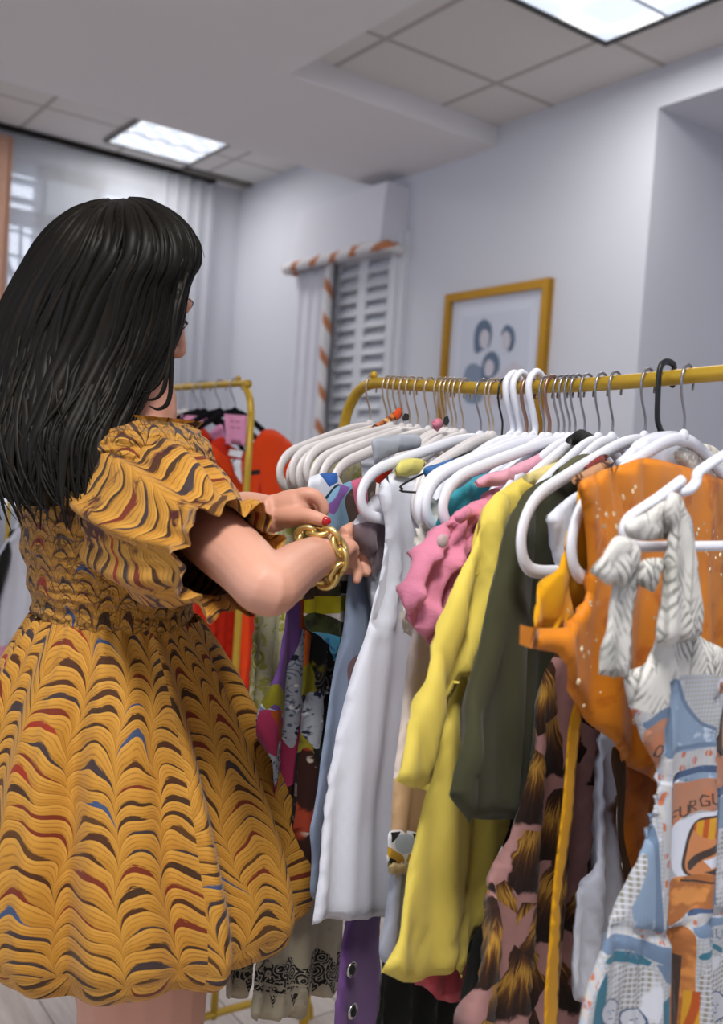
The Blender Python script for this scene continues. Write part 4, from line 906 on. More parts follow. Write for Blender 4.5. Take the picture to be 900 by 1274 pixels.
REG += [([(756, 1160), (790, 1153), (836, 1160), (852, 1138), (900, 1130), (1000, 1130), (1000, 1142), (900, 1140), (856, 1150), (838, 1172), (790, 1166), (756, 1172)], 5),
        ([(752, 1170), (780, 1164), (810, 1172), (836, 1176), (836, 1196), (800, 1190), (780, 1180), (748, 1184)], 3), ([(752, 1186), (780, 1182), (806, 1194), (804, 1200), (780, 1196), (745, 1194)], 12),
        ([(855, 1150), (900, 1142), (1000, 1142), (1000, 1150), (900, 1150), (856, 1160)], 3), ([(858, 1178), (880, 1172), (900, 1180), (900, 1186), (880, 1178), (856, 1186)], 12),
        ([(745, 1200), (780, 1200), (806, 1204), (812, 1240), (800, 1275), (760, 1272), (744, 1240)], 11), ([(862, 1190), (900, 1190), (1000, 1200), (1000, 1300), (858, 1300)], 11),
        ([(732, 1235), (746, 1205), (745, 1240), (738, 1300), (722, 1300)], 12), ([(738, 1200), (744, 1200), (722, 1250), (706, 1300), (702, 1290)], 5), ([(812, 1240), (822, 1232), (828, 1300), (812, 1300)], 12), ([(808, 1195), (832, 1192), (830, 1222), (816, 1215)], 3),
        ([(836, 1168), (852, 1152), (854, 1200), (850, 1300), (834, 1300)], 9), ([(842, 1190), (847, 1188), (845, 1300), (838, 1300)], 7), ([(848, 1230), (856, 1226), (854, 1300), (846, 1300)], 10),
        (circ(754, 1256, 16, 17), 4), (circ(754, 1256, 14.5, 15.5), 13), (circ(786, 1268, 14, 17), 4), (circ(786, 1268, 12.5, 15.5), 13), (circ(890, 1252, 14, 20), 4), (circ(890, 1252, 12.5, 18.5), 13)]
for ch, x, y, k in (('F', 762, 1172, .1), ('I', 772, 1175, .1), ('R', 782, 1178, .1), ('R', 868, 1158, -.1), ('G', 880, 1156, 0), ('U', 891, 1156, 0)): REG += [(s, 3) for s in strokes(ch, x, y, 7, 11, k, 1.7)]
for cx, cy in ((754, 1256), (786, 1268), (890, 1252)):
    REG += [([(cx-6, cy-2), (cx-2, cy-3), (cx-2, cy-1.6), (cx-6, cy-.6)], 4), ([(cx+2, cy-3), (cx+6, cy-2), (cx+6, cy-.6), (cx+2, cy-1.6)], 4), ([(cx-3, cy+7), (cx+3, cy+7), (cx+3, cy+8.4), (cx-3, cy+8.4)], 4), ([(cx-.4, cy-1), (cx+.6, cy-1), (cx+1.2, cy+4), (cx, cy+4)], 4)]
REG = [(r if len(r) > 4 else [(*q, 1) for q in r], m_) for r, m_ in REG]
bd = cloth('dress', [(812, 800), (800, 826), (778, 838, 1), (784, 868), (792, 896), (800, 925), (814, 952), (816, 985), (800, 1050), (782, 1110), (764, 1155), (745, 1185), (728, 1225), (712, 1274), (704, 1310), (1100, 1310), (1100, 900), (1040, 850), (960, 830), (900, 806), (874, 794), (868, 780), (865, 700), (861, 650), (850, 630), (842, 640), (832, 690), (824, 740), (816, 780)],
      PF, BM, T=.012, fold=(.006, .07, .05), off=.012, regions=REG, res=.008, wr=.0015, label='pale blue dress with orange city and face print, grey leaf bodice, nearest the camera', cat='dress', group=GG,
      creases=[([(760, 1160), (800, 1160), (836, 1166), (856, 1146), (900, 1136), (1000, 1136)], -.006, .004), ([(838, 1172), (840, 1300)], -.016, .007), ([(828, 1172), (822, 1300)], .010, .010), ([(858, 1150), (862, 1300)], .010, .010), ([(800, 1172), (790, 1300)], -.008, .007), ([(776, 1172), (756, 1300)], .006, .008), ([(832, 850), (824, 930), (818, 975), (806, 1040)], -.008, .004), ([(884, 850), (886, 1126)], -.004, .002)])
BOWC = {'bow_loop': [([(740, 712), (770, 690), (795, 678)], -.004, .003), ([(806, 730), (814, 700)], -.003, .003)], 'bow_knot': [([(784, 664), (812, 650), (842, 632)], -.004, .003), ([(800, 672), (838, 655)], -.003, .002)], 'strap': [([(846, 620), (850, 700), (846, 795)], -.004, .004), ([(834, 660), (832, 740), (826, 796)], .003, .004)], 'bow_tail': [([(788, 700), (776, 780), (766, 840)], -.0015, .004)]}
for nm, pp, of in (('bow_loop', [(735, 711), (750, 690), (767, 667), (790, 674), (797, 690), (788, 714), (776, 732), (766, 724), (757, 729), (744, 718)], .026), ('bow_tail', [(762, 728, 1), (780, 704), (799, 688, 1), (797, 720), (790, 762), (786, 800), (782, 842, 1), (763, 842), (745, 839, 1), (749, 808), (754, 780), (758, 750)], .020),
                   ('bow_loop', [(798, 699), (812, 694), (826, 696), (822, 716), (813, 737), (803, 732), (795, 726)], .022), ('bow_knot', [(779, 650), (800, 640), (830, 622), (846, 630), (842, 655), (836, 668), (812, 672), (795, 672), (782, 668)], .018), ('strap', [(836, 612), (848, 618), (856, 640), (866, 690), (871, 788), (846, 800), (820, 800), (824, 750), (830, 700), (834, 660), (826, 640), (828, 622)], .026)):
    cloth(nm, pp, PF, M_leaf, T=.004 if nm == 'bow_tail' else .010, soft=.02, off=of, parent=bd, res=.005, fold=(.0012, .022, .2), wr=.0012, creases=BOWC.get(nm, ()))
# --- low row: garments whose hems show near the floor
pt_ = G('trousers', [(440, 1060), (430, 1144), (421, 1200), (419, 1300), (473, 1300), (474, 1144), (500, 1060)], pl(576, .004), M_purpt, 'purple trousers with metal eyelets below the white tank', 'trousers', fold=(.002, .2, 0), T=.012, creases=[([(432, 1160), (423, 1200), (421, 1280)], -.004, .002), ([(430, 1166), (450, 1172), (474, 1168)], -.002, .002)])
pq = pl(576, .004)
for cx, cy in ((437.7, 1206), (439, 1258)):
    c = pq.P(cx, cy, .014); ey = MB(); n_ = np.array([pq.n[0], pq.n[1], 0]); t_ = np.array([pq.t[0], pq.t[1], 0])
    ey.tube([tuple(c+.0068*(t_*cos(a)+np.array([0, 0, 1])*sin(a)*1.1)) for a in np.linspace(0, 2*pi, 12, endpoint=False)], .0021, 8, 3, True)
    e_ = ey.build('eyelet', plain('eyelet steel', '#b5b3b4', .25, .9), pt_)
    MB().ell(tuple(c-n_*.001), (.0058, .0058, .0058), 12, 8).build('eyelet_hole', M_blk, e_)
cd = G('skirt', [(338, 1120), (332, 1152), (324, 1162), (318, 1190), (313, 1230), (311, 1266), (345, 1268), (381, 1263), (384, 1244), (405, 1241), (420, 1240), (428, 1140), (430, 1060), (380, 1060)], pl(509, .012), [M_damask, M_dmband, M_dmline],
  'cream skirt with black damask border hem, right piece below the yellow dress hem', 'skirt', fold=(.006, .05, 0), T=.010,
  regions=[([(315, 1210), (320, 1196), (330, 1190), (338, 1200), (346, 1194), (360, 1190), (369, 1204), (376, 1196), (388, 1180), (404, 1184), (412, 1196), (424, 1184), (422, 1222), (384, 1222), (360, 1230), (313, 1232)], 1)]
  +[([(x, 1216), (x+15, 1216), (x+8, 1254-abs(i-2)*1.5)], 1) for i, x in enumerate((314, 328, 342, 356, 370))]+[([(x, 1214), (x+16, 1214), (x+8, 1238)], 1) for x in (386, 402)]
  +[([(313, 1219), (330, 1222), (350, 1224), (370, 1222), (384, 1215), (384, 1218), (370, 1225), (350, 1227), (330, 1225), (313, 1222)], 2), ([(313, 1230), (330, 1233), (350, 1234), (370, 1231), (384, 1226), (384, 1229), (370, 1234), (350, 1237), (330, 1236), (313, 1233)], 2), ([(323, 1162), (334, 1164), (333, 1176), (322, 1175)], 1)])
G('skirt', [(305, 1130), (298, 1176), (284, 1192), (279, 1238), (286, 1243), (308, 1238), (318, 1200), (330, 1130)], pl(486, .004), [M_damask, M_dmband, M_dmline], 'cream skirt with black damask border hem, left sliver beside the yellow dress', 'skirt', fold=(.004, .04, 0), T=.008,
  regions=[([(281, 1192), (300, 1176), (318, 1176), (316, 1215), (281, 1212)], 1), ([(282, 1208), (295, 1210), (287, 1234)], 1), ([(298, 1210), (314, 1208), (304, 1232)], 1), ([(281, 1200), (298, 1205), (316, 1198), (316, 1201), (298, 1208), (281, 1203)], 2)])
G('skirt', [(520, 1190), (515, 1224), (528, 1228), (545, 1244), (568, 1246), (580, 1230), (590, 1190)], pl(716, .0), M_pinkred, 'scrap of coral pink hem under the yellow blazer', 'skirt', fold=(.003, .04, 0))
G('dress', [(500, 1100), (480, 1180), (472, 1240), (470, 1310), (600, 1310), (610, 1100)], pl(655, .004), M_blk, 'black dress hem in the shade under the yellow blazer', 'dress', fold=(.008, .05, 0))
# --- scraps of clothing on the hanger shoulders
def scrap(pp, hp, mat, label, cat, off=.010, **k):
    k = {**dict(T=.008, soft=.012, res=.006, fold=(.001, .03, 0), off=off), **k}
    return G('top' if cat == 'top' else cat, pp, pl(hp), mat, label, cat, **k)
scrap([(463, 547), (480, 543), (503, 540), (521, 541), (523, 556), (500, 562), (480, 569), (466, 578), (463, 562)], 576, M_greycl, 'plain grey jersey strip folded over a white hanger arm', 'scarf')
scrap([(528, 583), (545, 577), (568, 570), (569, 578), (552, 587), (533, 598)], 625, M_denim, 'blue denim strap hooked over a white hanger arm', 'strap')
scrap([(594, 577), (612, 569), (632, 564), (638, 574), (620, 586), (600, 595)], 664, M_ltblue, 'pale blue striped strap over a white hanger arm', 'strap')
scrap([(440, 542), (455, 534), (480, 520), (490, 512), (497, 506), (501, 514), (499, 520), (482, 526), (462, 537), (452, 543)], 493, [M_orangeruf, M_oran2], 'orange checked ruffle collar lying along a white hanger near the left end of the bar', 'top', regions=[([(488, 518), (490, 511), (498, 505), (502, 516), (496, 522)], 1)])
scrap([(500, 520), (503, 514), (508, 515), (508, 523), (502, 524)], 519, M_nearblk, 'tiny dark tag corner beside the orange ruffle', 'label', T=.004)
scrap([(537, 533), (540, 524), (546, 519), (551, 522), (552, 530), (545, 536)], 562, print_mat('pink fuzz', '#cf7f92', [('spot', 140, .6, .8, '#b35670', 2)]), 'fluffy pink collar scrap under the bar', 'top', T=.010, rough_edge=.0015)
scrap([(552, 528), (553, 519), (558, 517), (560, 524), (557, 530)], 568, M_nearblk, 'small black collar scrap beside the fluffy pink one', 'top', T=.006)
scrap([(704, 549), (712, 540), (722, 534), (730, 536), (741, 544), (736, 552), (722, 556)], 728, M_blk, 'black collar between the pink and the olive collars', 'top', T=.010)
scrap([(468, 600), (471, 584), (482, 576), (490, 580), (484, 592), (478, 602)], 598, M_redst, 'patch of bright red cloth inside the big white hanger loop', 'top', off=-.012)
scrap([(490, 590), (499, 573), (515, 570), (530, 574), (520, 590)], 609, C('pale yellow cloth', '#d9cf74'), 'patch of pale yellow cloth behind the white tank collar', 'top', off=-.004)
scrap([(614, 562), (620, 553), (628, 553), (631, 566), (628, 590), (618, 592)], 636, M_greycl, 'grey ribbon strap hanging from a white hanger arm', 'strap', T=.003)
scrap([(838, 566), (858, 552), (890, 556), (905, 575), (900, 605), (870, 600)], 853, M_cream, 'white lace collar inside the frosted hanger above the orange top', 'top', off=-.006)
scrap([(725, 584), (735, 575), (748, 566), (757, 566), (752, 578), (736, 588)], 804, C('dark red satin', '#7c3530'), 'dark red satin edge behind the brown print scarf', 'top', off=.004)
# price label and hook size rings
# ------------------------------------------------------------------ back rack clothes
M_red = C('red chiffon', '#c92a12', var=.25); M_orr = C('orange red crepe', '#dd4312', var=.12); M_tagp = plain('pink card', '#d58fb4', .7); M_tagw = plain('white label', '#d9dbe4', .7)
def hxk(px): return py_at(px, 482, KB)[0]
KH = [(294, 0, 'velvet'), (275, 0, 'velvet'), (256, 0, 'velvet'), (248, 0, 'velvet'), (233, 0, 'pearl')]
KD = ['black velvet hanger holding the orange red dress, next to the back rack post', 'black velvet hanger second from the back rack post', 'black velvet hanger third from the back rack post', 'black velvet hanger fourth from the back rack post', 'pale hanger at the left of the black velvet hangers on the back rack']
KP = {}
for (p, _, kd), lb in zip(KH, KD):
    X = hxk(p); hanger(kd+'_short' if kd == 'velvet' else kd, (X, KB, KZ), radians(4), lb, 'hangers on the back rack'); KP[p] = Plane(X, KB, radians(4))
def KG(pp, hp, mats, label, cat='dress', dx=0, **k):
    P = KP[hp]; return cloth('dress', pp, Plane(P.O[0]+dx, KB, P.yaw), mats, label=label, cat=cat, group='clothes hanging on the back rack', **{**dict(fold=(.010, .05, 0), T=.012, res=.012), **k})
KG([(262, 552), (276, 543), (290, 556), (306, 562), (318, 545), (330, 534), (346, 537), (364, 554), (378, 600), (380, 700), (378, 860), (372, 1010), (318, 1010), (300, 900), (296, 760), (300, 640), (290, 600), (268, 580)], 294, [M_orr, M_red, M_nearblk, M_tagw],
   'orange red dress with gathered shoulders hanging at the end of the back rack', dx=.006, regions=[([(262, 550), (276, 543), (286, 556), (306, 564), (310, 572), (290, 572), (272, 562)], 1), ([(300, 586), (322, 584), (322, 590), (300, 592)], 2), ([(322, 600), (310, 660), (306, 800), (300, 900), (318, 900), (322, 760), (326, 660)], 1)])
KG([(236, 545), (250, 532), (262, 540), (285, 560), (305, 590), (312, 760), (312, 1010), (228, 1010), (234, 800), (240, 720), (243, 640)], 275, M_red, 'red dress with fine vertical pleats seen below the woman\'s elbow', fold=(.012, .026, 0))
KG([(222, 545), (236, 534), (250, 540), (262, 560), (262, 700), (250, 800), (215, 800), (222, 650)], 256, M_pinkred, 'coral dress glimpsed between the red dresses on the back rack')
for hp, pp, lb in ((294, [(279, 515, 1), (309, 517, 1), (308, 555, 1), (281, 552, 1)], 'pink card tag with handwriting hanging nearest the back rack post'), (256, [(225, 516, 1), (258, 518, 1), (255, 534, 1), (226, 533, 1)], 'wide pink card tag on the black hangers, left of the other tag')):
    o = cloth('price_tag', pp, KP[hp], [M_tagp, C('pencil', '#9a6580')], T=.001, soft=.004, off=.03, fold=(.0, .1, 0), wr=0, res=.01, label=lb, cat='tag', group='pink tags on the back rack',
              regions=[([(x, y), (x+5, y+.5), (x+5, y+2), (x, y+1.5)], 1) for x, y in ((([(286, 523), (293, 523.5), (287, 531), (294, 531.5)]) if hp == 294 else [(234, 523), (241, 524)]))])
o = cloth('label_tag', [(286, 559, 1), (303, 561, 1), (300, 570, 1), (284, 566, 1)], KP[294], M_tagw, T=.001, soft=.004, off=.034, fold=(0, .1, 0), wr=0, res=.01, label='white neck label inside the red neckline', cat='label')
o = cloth('label_tag', [(287, 571, 1), (300, 572, 1), (301, 602, 1), (293, 590, 1)], KP[294], M_tagw, T=.001, soft=.004, off=.034, fold=(0, .1, 0), wr=0, res=.01, label='narrow white care label below the red neckline', cat='label')
o = cloth('price_tag', [(262, 538), (276, 528), (280, 552), (272, 556)], KP[275], M_tagp, T=.001, soft=.004, off=.02, fold=(0, .1, 0), wr=0, res=.01, label='small tilted pink card behind the other two pink tags', cat='tag')
KX2 = Plane(KXR-.62, KB, 0)
def kshoulder(X):
    f = lambda dy, dz: proj((X, KB+dy, KZ+dz))[:2]
    return [f(-.205, -.20), f(-.16, -.17), f(-.05, -.105), f(.05, -.105), f(.16, -.17), f(.205, -.20)]
KP['w'] = KX2; KP['b'] = Plane(KXR-.56, KB, 0)
KG(kshoulder(KXR-.62)+[(40, 700), (60, 780), (110, 1000), (-60, 1000), (-50, 800)], 'w', [M_wht2, C('pale pink trim', '#d79ab2')], 'white dress with pink trim seen left of the woman\'s waist', regions=[([(-60, 815), (20, 800), (60, 780), (110, 1000), (-60, 1000)], 1)])
KG(kshoulder(KXR-.56)+[(14, 660), (15, 690), (8, 720), (0, 745), (-8, 800), (-60, 800)], 'b', [M_blk, C('pink piping', '#c2849c')], 'black garment with pink piping at the left edge of the photo', fold=(.003, .05, 0))
for k, X in (('w', KXR-.62), ('b', KXR-.56)):
    hanger('velvet', (X, KB, KZ), 0, 'black velvet hanger holding the '+('white pink-trimmed dress' if k == 'w' else 'black garment')+' left of the woman', 'hangers on the back rack')
# ================================================================== THE WOMAN
AX = np.array([-1.13, .445])                       # body axis
pr_ = thing('person', (AX[0], AX[1], 0), 'woman with long dark hair in a marbled ochre mini dress, looking through the clothes rack', 'person')
def skin():
    g = NT('skin', .5, .35); o = g.obj()
    g.col(g.mix(g.noise(o, 12, 3), '#d3a08a', '#c8907a')); g.b.inputs['Subsurface Weight'].default_value = .12
    g.b.inputs['Subsurface Radius'].default_value = (.012, .005, .003); g.b.inputs['Subsurface Scale'].default_value = .5
    g.bump(g.noise(o, 180, 3), .06, .002); return g.mat
M_skin = skin()
B = MB()
def limb(pts, rad, n=16, sub=7, **k): B.tube(pts, rad, n, sub, **k)
def ringz(cx, cy, z, rx, ry, n=28): return [(cx+rx*cos(2*pi*j/n), cy+ry*sin(2*pi*j/n), z) for j in range(n)]
ax, ay = AX
# torso, hips
B.rings([ringz(ax+dx, ay+.01, z, rx, ry) for z, rx, ry, dx in ((.80, .09, .07, .02), (.86, .135, .09, .02), (.92, .140, .095, .02), (1.0, .120, .085, .015), (1.08, .095, .07, .01), (1.165, .088, .066, .005), (1.24, .103, .078, 0), (1.31, .12, .085, 0), (1.37, .13, .078, 0), (1.395, .10, .064, 0), (1.415, .06, .05, 0))])
# legs and feet
for sx, fy in ((.085, .0), (-.05, .07)):
    hxx = ax+.03+sx
    limb([(hxx, ay+.02+fy*.3, .88), (hxx+.004, ay+.02+fy*.6, .68), (hxx, ay+.03+fy, .47), (hxx, ay+.005+fy, .34), (hxx, ay+fy-.005, .18), (hxx, ay+fy, .075)], [.082, .072, .050, .052, .036, .030])
    limb([(hxx, ay+fy-.03, .05), (hxx, ay+fy+.03, .045), (hxx+.004, ay+fy+.10, .028), (hxx+.004, ay+fy+.16, .018)], [.032, .034, .034, .018], flat=.9)
# neck, head
HC = pd(145, 362, 1.165); PT = radians(24); YH = radians(-4)
Rx = np.array([[1, 0, 0], [0, cos(PT), sin(PT)], [0, -sin(PT), cos(PT)]]); Rz = np.array([[cos(YH), -sin(YH), 0], [sin(YH), cos(YH), 0], [0, 0, 1]])
HM = Rz@Rx
def hp_(x, y, z): return tuple(HC+HM@np.array([x, y, z]))
limb([(ax, ay+.0, 1.38), (ax, ay+.01, 1.45), hp_(0, -.03, -.07), hp_(0, -.02, -.02)], [.062, .052, .052, .055])
def skull(v, p):
    x, y, z = p
    if v[2] < 0:
        k = -v[2]; x *= 1-.30*k*k; y = y*(1-.10*k)+.018*k
    if v[1] > .3: y -= .012*(v[1]-.3)
    return np.array([x, y, z])
B.ell(HC, (.073, .092, .112), 36, 24, HM, 0, skull)
def hlimb(L, r, **k): limb([hp_(*p) for p in L], r, **k)
hlimb([(0, .084, .014), (0, .092, -.004), (0, .102, -.022), (0, .096, -.031)], [.007, .0075, .0095, .006])          # nose
for s in (-1, 1):
    hlimb([(s*.012, .084, -.026), (s*.006, .092, -.029)], [.006, .007], sub=4)
    hlimb([(s*.012, .080, .022), (s*.032, .074, .026), (s*.052, .058, .020)], [.007, .0075, .006])               # brow
    B.ell(hp_(s*.031, .070, .003), (.0145, .0145, .0125), 16, 12, HM)                                         # eyeball under lid
    hlimb([(s*.03, .064, -.03), (s*.05, .05, -.035)], [.018, .016])                                            # cheek
    B.ell(hp_(s*.074, -.008, -.012), (.008, .018, .030), 14, 10, HM); B.ell(hp_(s*.080, -.016, -.006), (.006, .012, .022), 12, 8, HM)  # ear
hlimb([(-.024, .084, -.066), (0, .093, -.063), (.024, .084, -.066)], [.004, .007, .004]); hlimb([(-.02, .084, -.074), (0, .092, -.074), (.02, .084, -.074)], [.004, .0075, .004])
B.ell(hp_(0, .078, -.098), (.022, .018, .016), 16, 10, HM); hlimb([(-.05, .03, -.075), (-.03, .062, -.096), (0, .074, -.1), (.03, .062, -.096), (.05, .03, -.075)], [.016, .015, .015, .015, .016])
# right arm (nearer the camera)
SR = np.array([ax+.125, ay+.02, 1.335]); ER = pd(331, 731, .89); WR = pd(400, 690, 1.05)
mid = (SR+ER)/2
limb([SR+(-.03, 0, .0), SR, SR*.6+ER*.4+(0, -.004, -.004), SR*.2+ER*.8, ER, pd(347, 722, .92), pd(372, 704, .985), WR, pd(412, 686, 1.075)], [.045, .045, .036, .031, .027, .028, .0255, .0222, .0230], n=20)
# left arm
SL = np.array([ax-.150, ay-.0, 1.375]); EL = pd(215, 668, 1.27); WL_ = pd(334, 640, 1.082)
limb([SL+(.03, 0, 0), SL, SL*.5+EL*.5+(-.02, 0, 0), EL, pd(262, 655, 1.20), pd(305, 643, 1.125), WL_, pd(345, 638, 1.073)], [.05, .050, .042, .033, .034, .030, .0215, .0215], n=20)
# left hand: back of the hand to the camera, index bent over, thumb pinching, red nail
def fing(pts, r): B.tube([pd(*p) for p in pts], r, 12, 6)
B.tube([pd(342, 638, 1.075), pd(357, 634, 1.070), pd(371, 631, 1.066), pd(382, 628, 1.066)], [.0195, .0215, .0215, .013], 16, 6, flat=.62, fdir=tuple(fw))
fing([(366, 620, 1.068), (378, 615, 1.062), (390, 616, 1.060), (399, 624, 1.062), (403, 634, 1.064), (402, 641, 1.064)], [.0088, .0086, .0078, .0072, .0068, .0052])      # index
fing([(366, 625, 1.080), (382, 622, 1.084), (394, 628, 1.088), (399, 640, 1.088), (397, 648, 1.086)], [.0088, .0084, .0076, .0070, .0055])
fing([(364, 632, 1.088), (380, 632, 1.098), (390, 638, 1.102), (393, 648, 1.101), (390, 655, 1.098)], [.0086, .0080, .0074, .0066, .0052])
fing([(362, 638, 1.092), (375, 642, 1.105), (383, 647, 1.108), (385, 655, 1.106)], [.0076, .0070, .0062, .0050])
fing([(352, 642, 1.066), (366, 643, 1.053), (382, 642, 1.042), (395, 645, 1.036), (408, 649, 1.036)], [.0125, .0108, .0088, .0078, .0058])                                   # thumb
# right hand: back of the hand, fingers curling down behind the satin blouse
B.tube([pd(406, 689, 1.064), pd(418, 685, 1.080), pd(429, 682, 1.096), pd(438, 681, 1.106)], [.0205, .0225, .0240, .0190], 16, 6, flat=.58, fdir=tuple(fw*.8+rt*.5))
fing([(428, 664, 1.094), (441, 657, 1.104), (453, 656, 1.114), (462, 664, 1.120), (466, 673, 1.122)], [.0088, .0084, .0076, .0068, .0052])     # index
fing([(433, 673, 1.098), (447, 669, 1.110), (458, 675, 1.116), (464, 687, 1.118), (464, 697, 1.116)], [.0090, .0086, .0078, .0070, .0054])
fing([(433, 684, 1.098), (447, 684, 1.110), (455, 693, 1.113), (457, 706, 1.112), (455, 716, 1.108)], [.0088, .0084, .0076, .0070, .0054])
fing([(429, 695, 1.094), (440, 700, 1.102), (445, 709, 1.103), (445, 718, 1.101), (443, 725, 1.098)], [.0082, .0074, .0066, .0060, .0046])
fing([(414, 694, 1.085), (424, 703, 1.105), (434, 707, 1.118), (442, 707, 1.124)], [.0105, .0092, .0080, .0058])                                  # thumb, underneath
body = B.build('body', M_skin, pr_)
def fuse(o, vox, it=6, fac=.5):
    m_ = o.modifiers.new('r', 'REMESH'); m_.mode = 'VOXEL'; m_.voxel_size = vox
    s_ = o.modifiers.new('s', 'SMOOTH'); s_.iterations = it; s_.factor = fac
    dg = bpy.context.evaluated_depsgraph_get(); me = bpy.data.meshes.new_from_object(o.evaluated_get(dg))
    o.modifiers.clear(); old = o.data; o.data = me; me.name = old.name
    me.polygons.foreach_set('use_smooth', [True]*len(me.polygons))
fuse(body, .0022, 4)
# nails
M_nail = plain('red nail polish', '#a80f1c', .2, 0, .6)
def nail(p, d, r, tilt):
    c = pd(*p)-fw*d; MB().ell(c, r, 14, 10, tilt).build('fingernail', M_nail, pr_)
FR = np.array([rt, up, fw]).T
nail((405.5, 648, 1.036), .0045, (.0062, .0048, .003), FR@np.array([[cos(-.2), -sin(-.2), 0], [sin(-.2), cos(-.2), 0], [0, 0, 1]]))
nail((402.5, 639, 1.064), -.0045, (.004, .005, .003), FR)
nail((455.5, 712, 1.110), -.0035, (.004, .0055, .003), FR)
nail((464, 693, 1.117), -.0035, (.004, .0055, .003), FR); nail((443.5, 722, 1.099), -.003, (.0038, .005, .003), FR)
# eye and lashes, lips
M_lash = plain('dark lash', '#17110e', .6); M_eye = plain('eye white', '#d8d5d2', .2); M_lip = plain('lips', '#a8525a', .4)
for s in (-1, 1):
    MB().ell(hp_(s*.031, .0745, .000), (.0112, .0112, .0085), 16, 10, HM).build('eye', M_eye, pr_)
    MB().ell(hp_(s*.031, .0835, -.001), (.005, .003, .005), 12, 8, HM).build('iris', M_lash, pr_)
    MB().tube([hp_(s*.017, .078, .002), hp_(s*.03, .0865, .004), hp_(s*.047, .077, .001), hp_(s*.053, .075, -.001)], [.001, .0018, .0018, .0006], 6, 5).build('eyelashes', M_lash, pr_)
    MB().tube([hp_(s*.012, .086, .024), hp_(s*.032, .0800, .030), hp_(s*.054, .062, .024)], [.0015, .002, .001], 8, 5, flat=.6).build('eyebrow', M_lash, pr_)
MB().tube([hp_(-.022, .087, -.067), hp_(0, .099, -.065), hp_(.022, .087, -.067)], [.002, .005, .002], 8, 5).build('lips', M_lip, pr_)
# ------------------------------------------------------------------ hair: swept back, long, over the shoulders and back
def hair_mat():
    g = NT('dark brown hair', .48, .14); uv = g.uv(); s = g.sep(uv)
    f = g.noise(g.comb(g.m('MULTIPLY', s[0], 60.0), g.m('MULTIPLY', s[1], 2.5)), 1.0, 4, .6)
    g.col(g.ramp(f, [(.3, '#0d0c0a'), (.55, '#15120e'), (.8, '#2a2118')])); g.b.inputs['Anisotropic'].default_value = .5; g.bump(f, .35, .003); return g.mat
M_hair = hair_mat()
HR = [(246.8, 147, 154, 1.165, .004), (248.5, 130, 170, 1.165, .022), (252, 112, 188, 1.165, .05), (262, 92, 206, 1.165, .07), (276, 75, 223, 1.165, .083), (292, 61, 234, 1.165, .090), (308, 50, 240, 1.165, .094), (328, 38, 240, 1.165, .096), (343, 29, 229, 1.165, .096), (362, 18, 223, 1.165, .095), (392, 3, 220, 1.165, .092), (419, -8, 213, 1.160, .088),
      (441, -14, 202, 1.152, .084), (460, -18, 190, 1.144, .08), (480, -22, 179, 1.132, .076), (502, -24, 169, 1.12, .070), (525, -25, 158, 1.105, .064), (552, -25, 147, 1.09, .058), (575, -24, 146, 1.082, .052), (598, -18, 142, 1.075, .044), (612, -8, 132, 1.072, .034), (622, 8, 118, 1.07, .022), (630, 40, 90, 1.07, .008)]
HR2 = HR[:-5]+[(588, -22, 150, 1.080, .052), (618, -16, 156, 1.07, .046), (640, -10, 158, 1.066, .042), (662, -6, 160, 1.064, .038)]
HRa = np.array(HR, float); HRb = np.array(HR2, float)
fwh = np.array([fw[0], fw[1], 0]); fwh /= np.linalg.norm(fwh)
def hair_pt(t, psi, o=0.0, A=None):
    A = HRa if A is None else A
    """t 0..1 crown to tips; psi 0 = nearest the camera, + towards image right"""
    k = t*(len(A)-1.0); i = min(int(k), len(A)-2); r = A[i]*(1-(k-i))+A[i+1]*(k-i)
    y, xl, xr, d, dep = r; cx = (xl+xr)/2; hw = (xr-xl)/2+o*1000
    return pd(cx+hw*sin(psi), y, d-(dep+o)*cos(psi))
nr, nc = 70, 64; rings = []; uvs = []
for i in range(nr+1):
    t = i/nr; rg = []; u_ = []
    for j in range(nc):
        psi = 2*pi*j/nc; lump = .004*mnoise.noise((psi*3.2 if j < nc/2 else (2*pi-psi)*3.2, t*2.0, 3))*min(1, t*3)+.003*sin(psi*17+3*t)*min(1, t*2)
        rg.append(hair_pt(t, psi, lump-.004)); u_.append((j/nc, t))
    rings.append(rg); uvs.append(u_)
hr = MB().rings(rings, True, 0, uvs).build('hair', M_hair, pr_)
rng = random.Random(11)
def locks(n, lo, hi, r0, r1, t0r, t1r, off, wob):
    m = MB()
    for k in range(n):
        psi = rng.uniform(lo, hi); t0 = rng.uniform(*t0r); t1 = rng.uniform(*t1r); ph = rng.uniform(0, 6); pts = []; rad = []; dr = rng.uniform(-.22, .22)
        N = 12; rr = rng.uniform(r0, r1); o_ = rng.uniform(*off)
        for q in range(N+1):
            s = q/N; t = t0+(t1-t0)*s
            pts.append(hair_pt(min(t, .995), psi+dr*s+wob*sin(ph+s*5)*s+.22*sin(ph*2+s*9)*s**4, o_*(min(1, s*5)), HRb)); rad.append(rr*(.35+.65*min(1, s*4))*(1 if s < .7 else max(.08, (1-s)/.3)))
        b = len(m.v); m.tube(pts, rad, 6, 3, flat=.45, fdir=tuple(fw)); nv = len(m.v)-b
        for i in range(nv): m.uv[b+i] = (psi*.3+(i % 6)*.004, (i//6)/(nv/6))
    return m.build('hair_locks', M_hair, hr)
locks(150, -1.9, 1.75, .004, .009, (.02, .3), (.84, 1.0), (.0, .007), .16)
locks(90, -1.6, 1.6, .002, .004, (.02, .5), (.8, 1.0), (.003, .010), .16)
locks(40, 1.9, 4.4, .005, .009, (.05, .3), (.86, 1.0), (.0, .006), .1)
fl = MB()
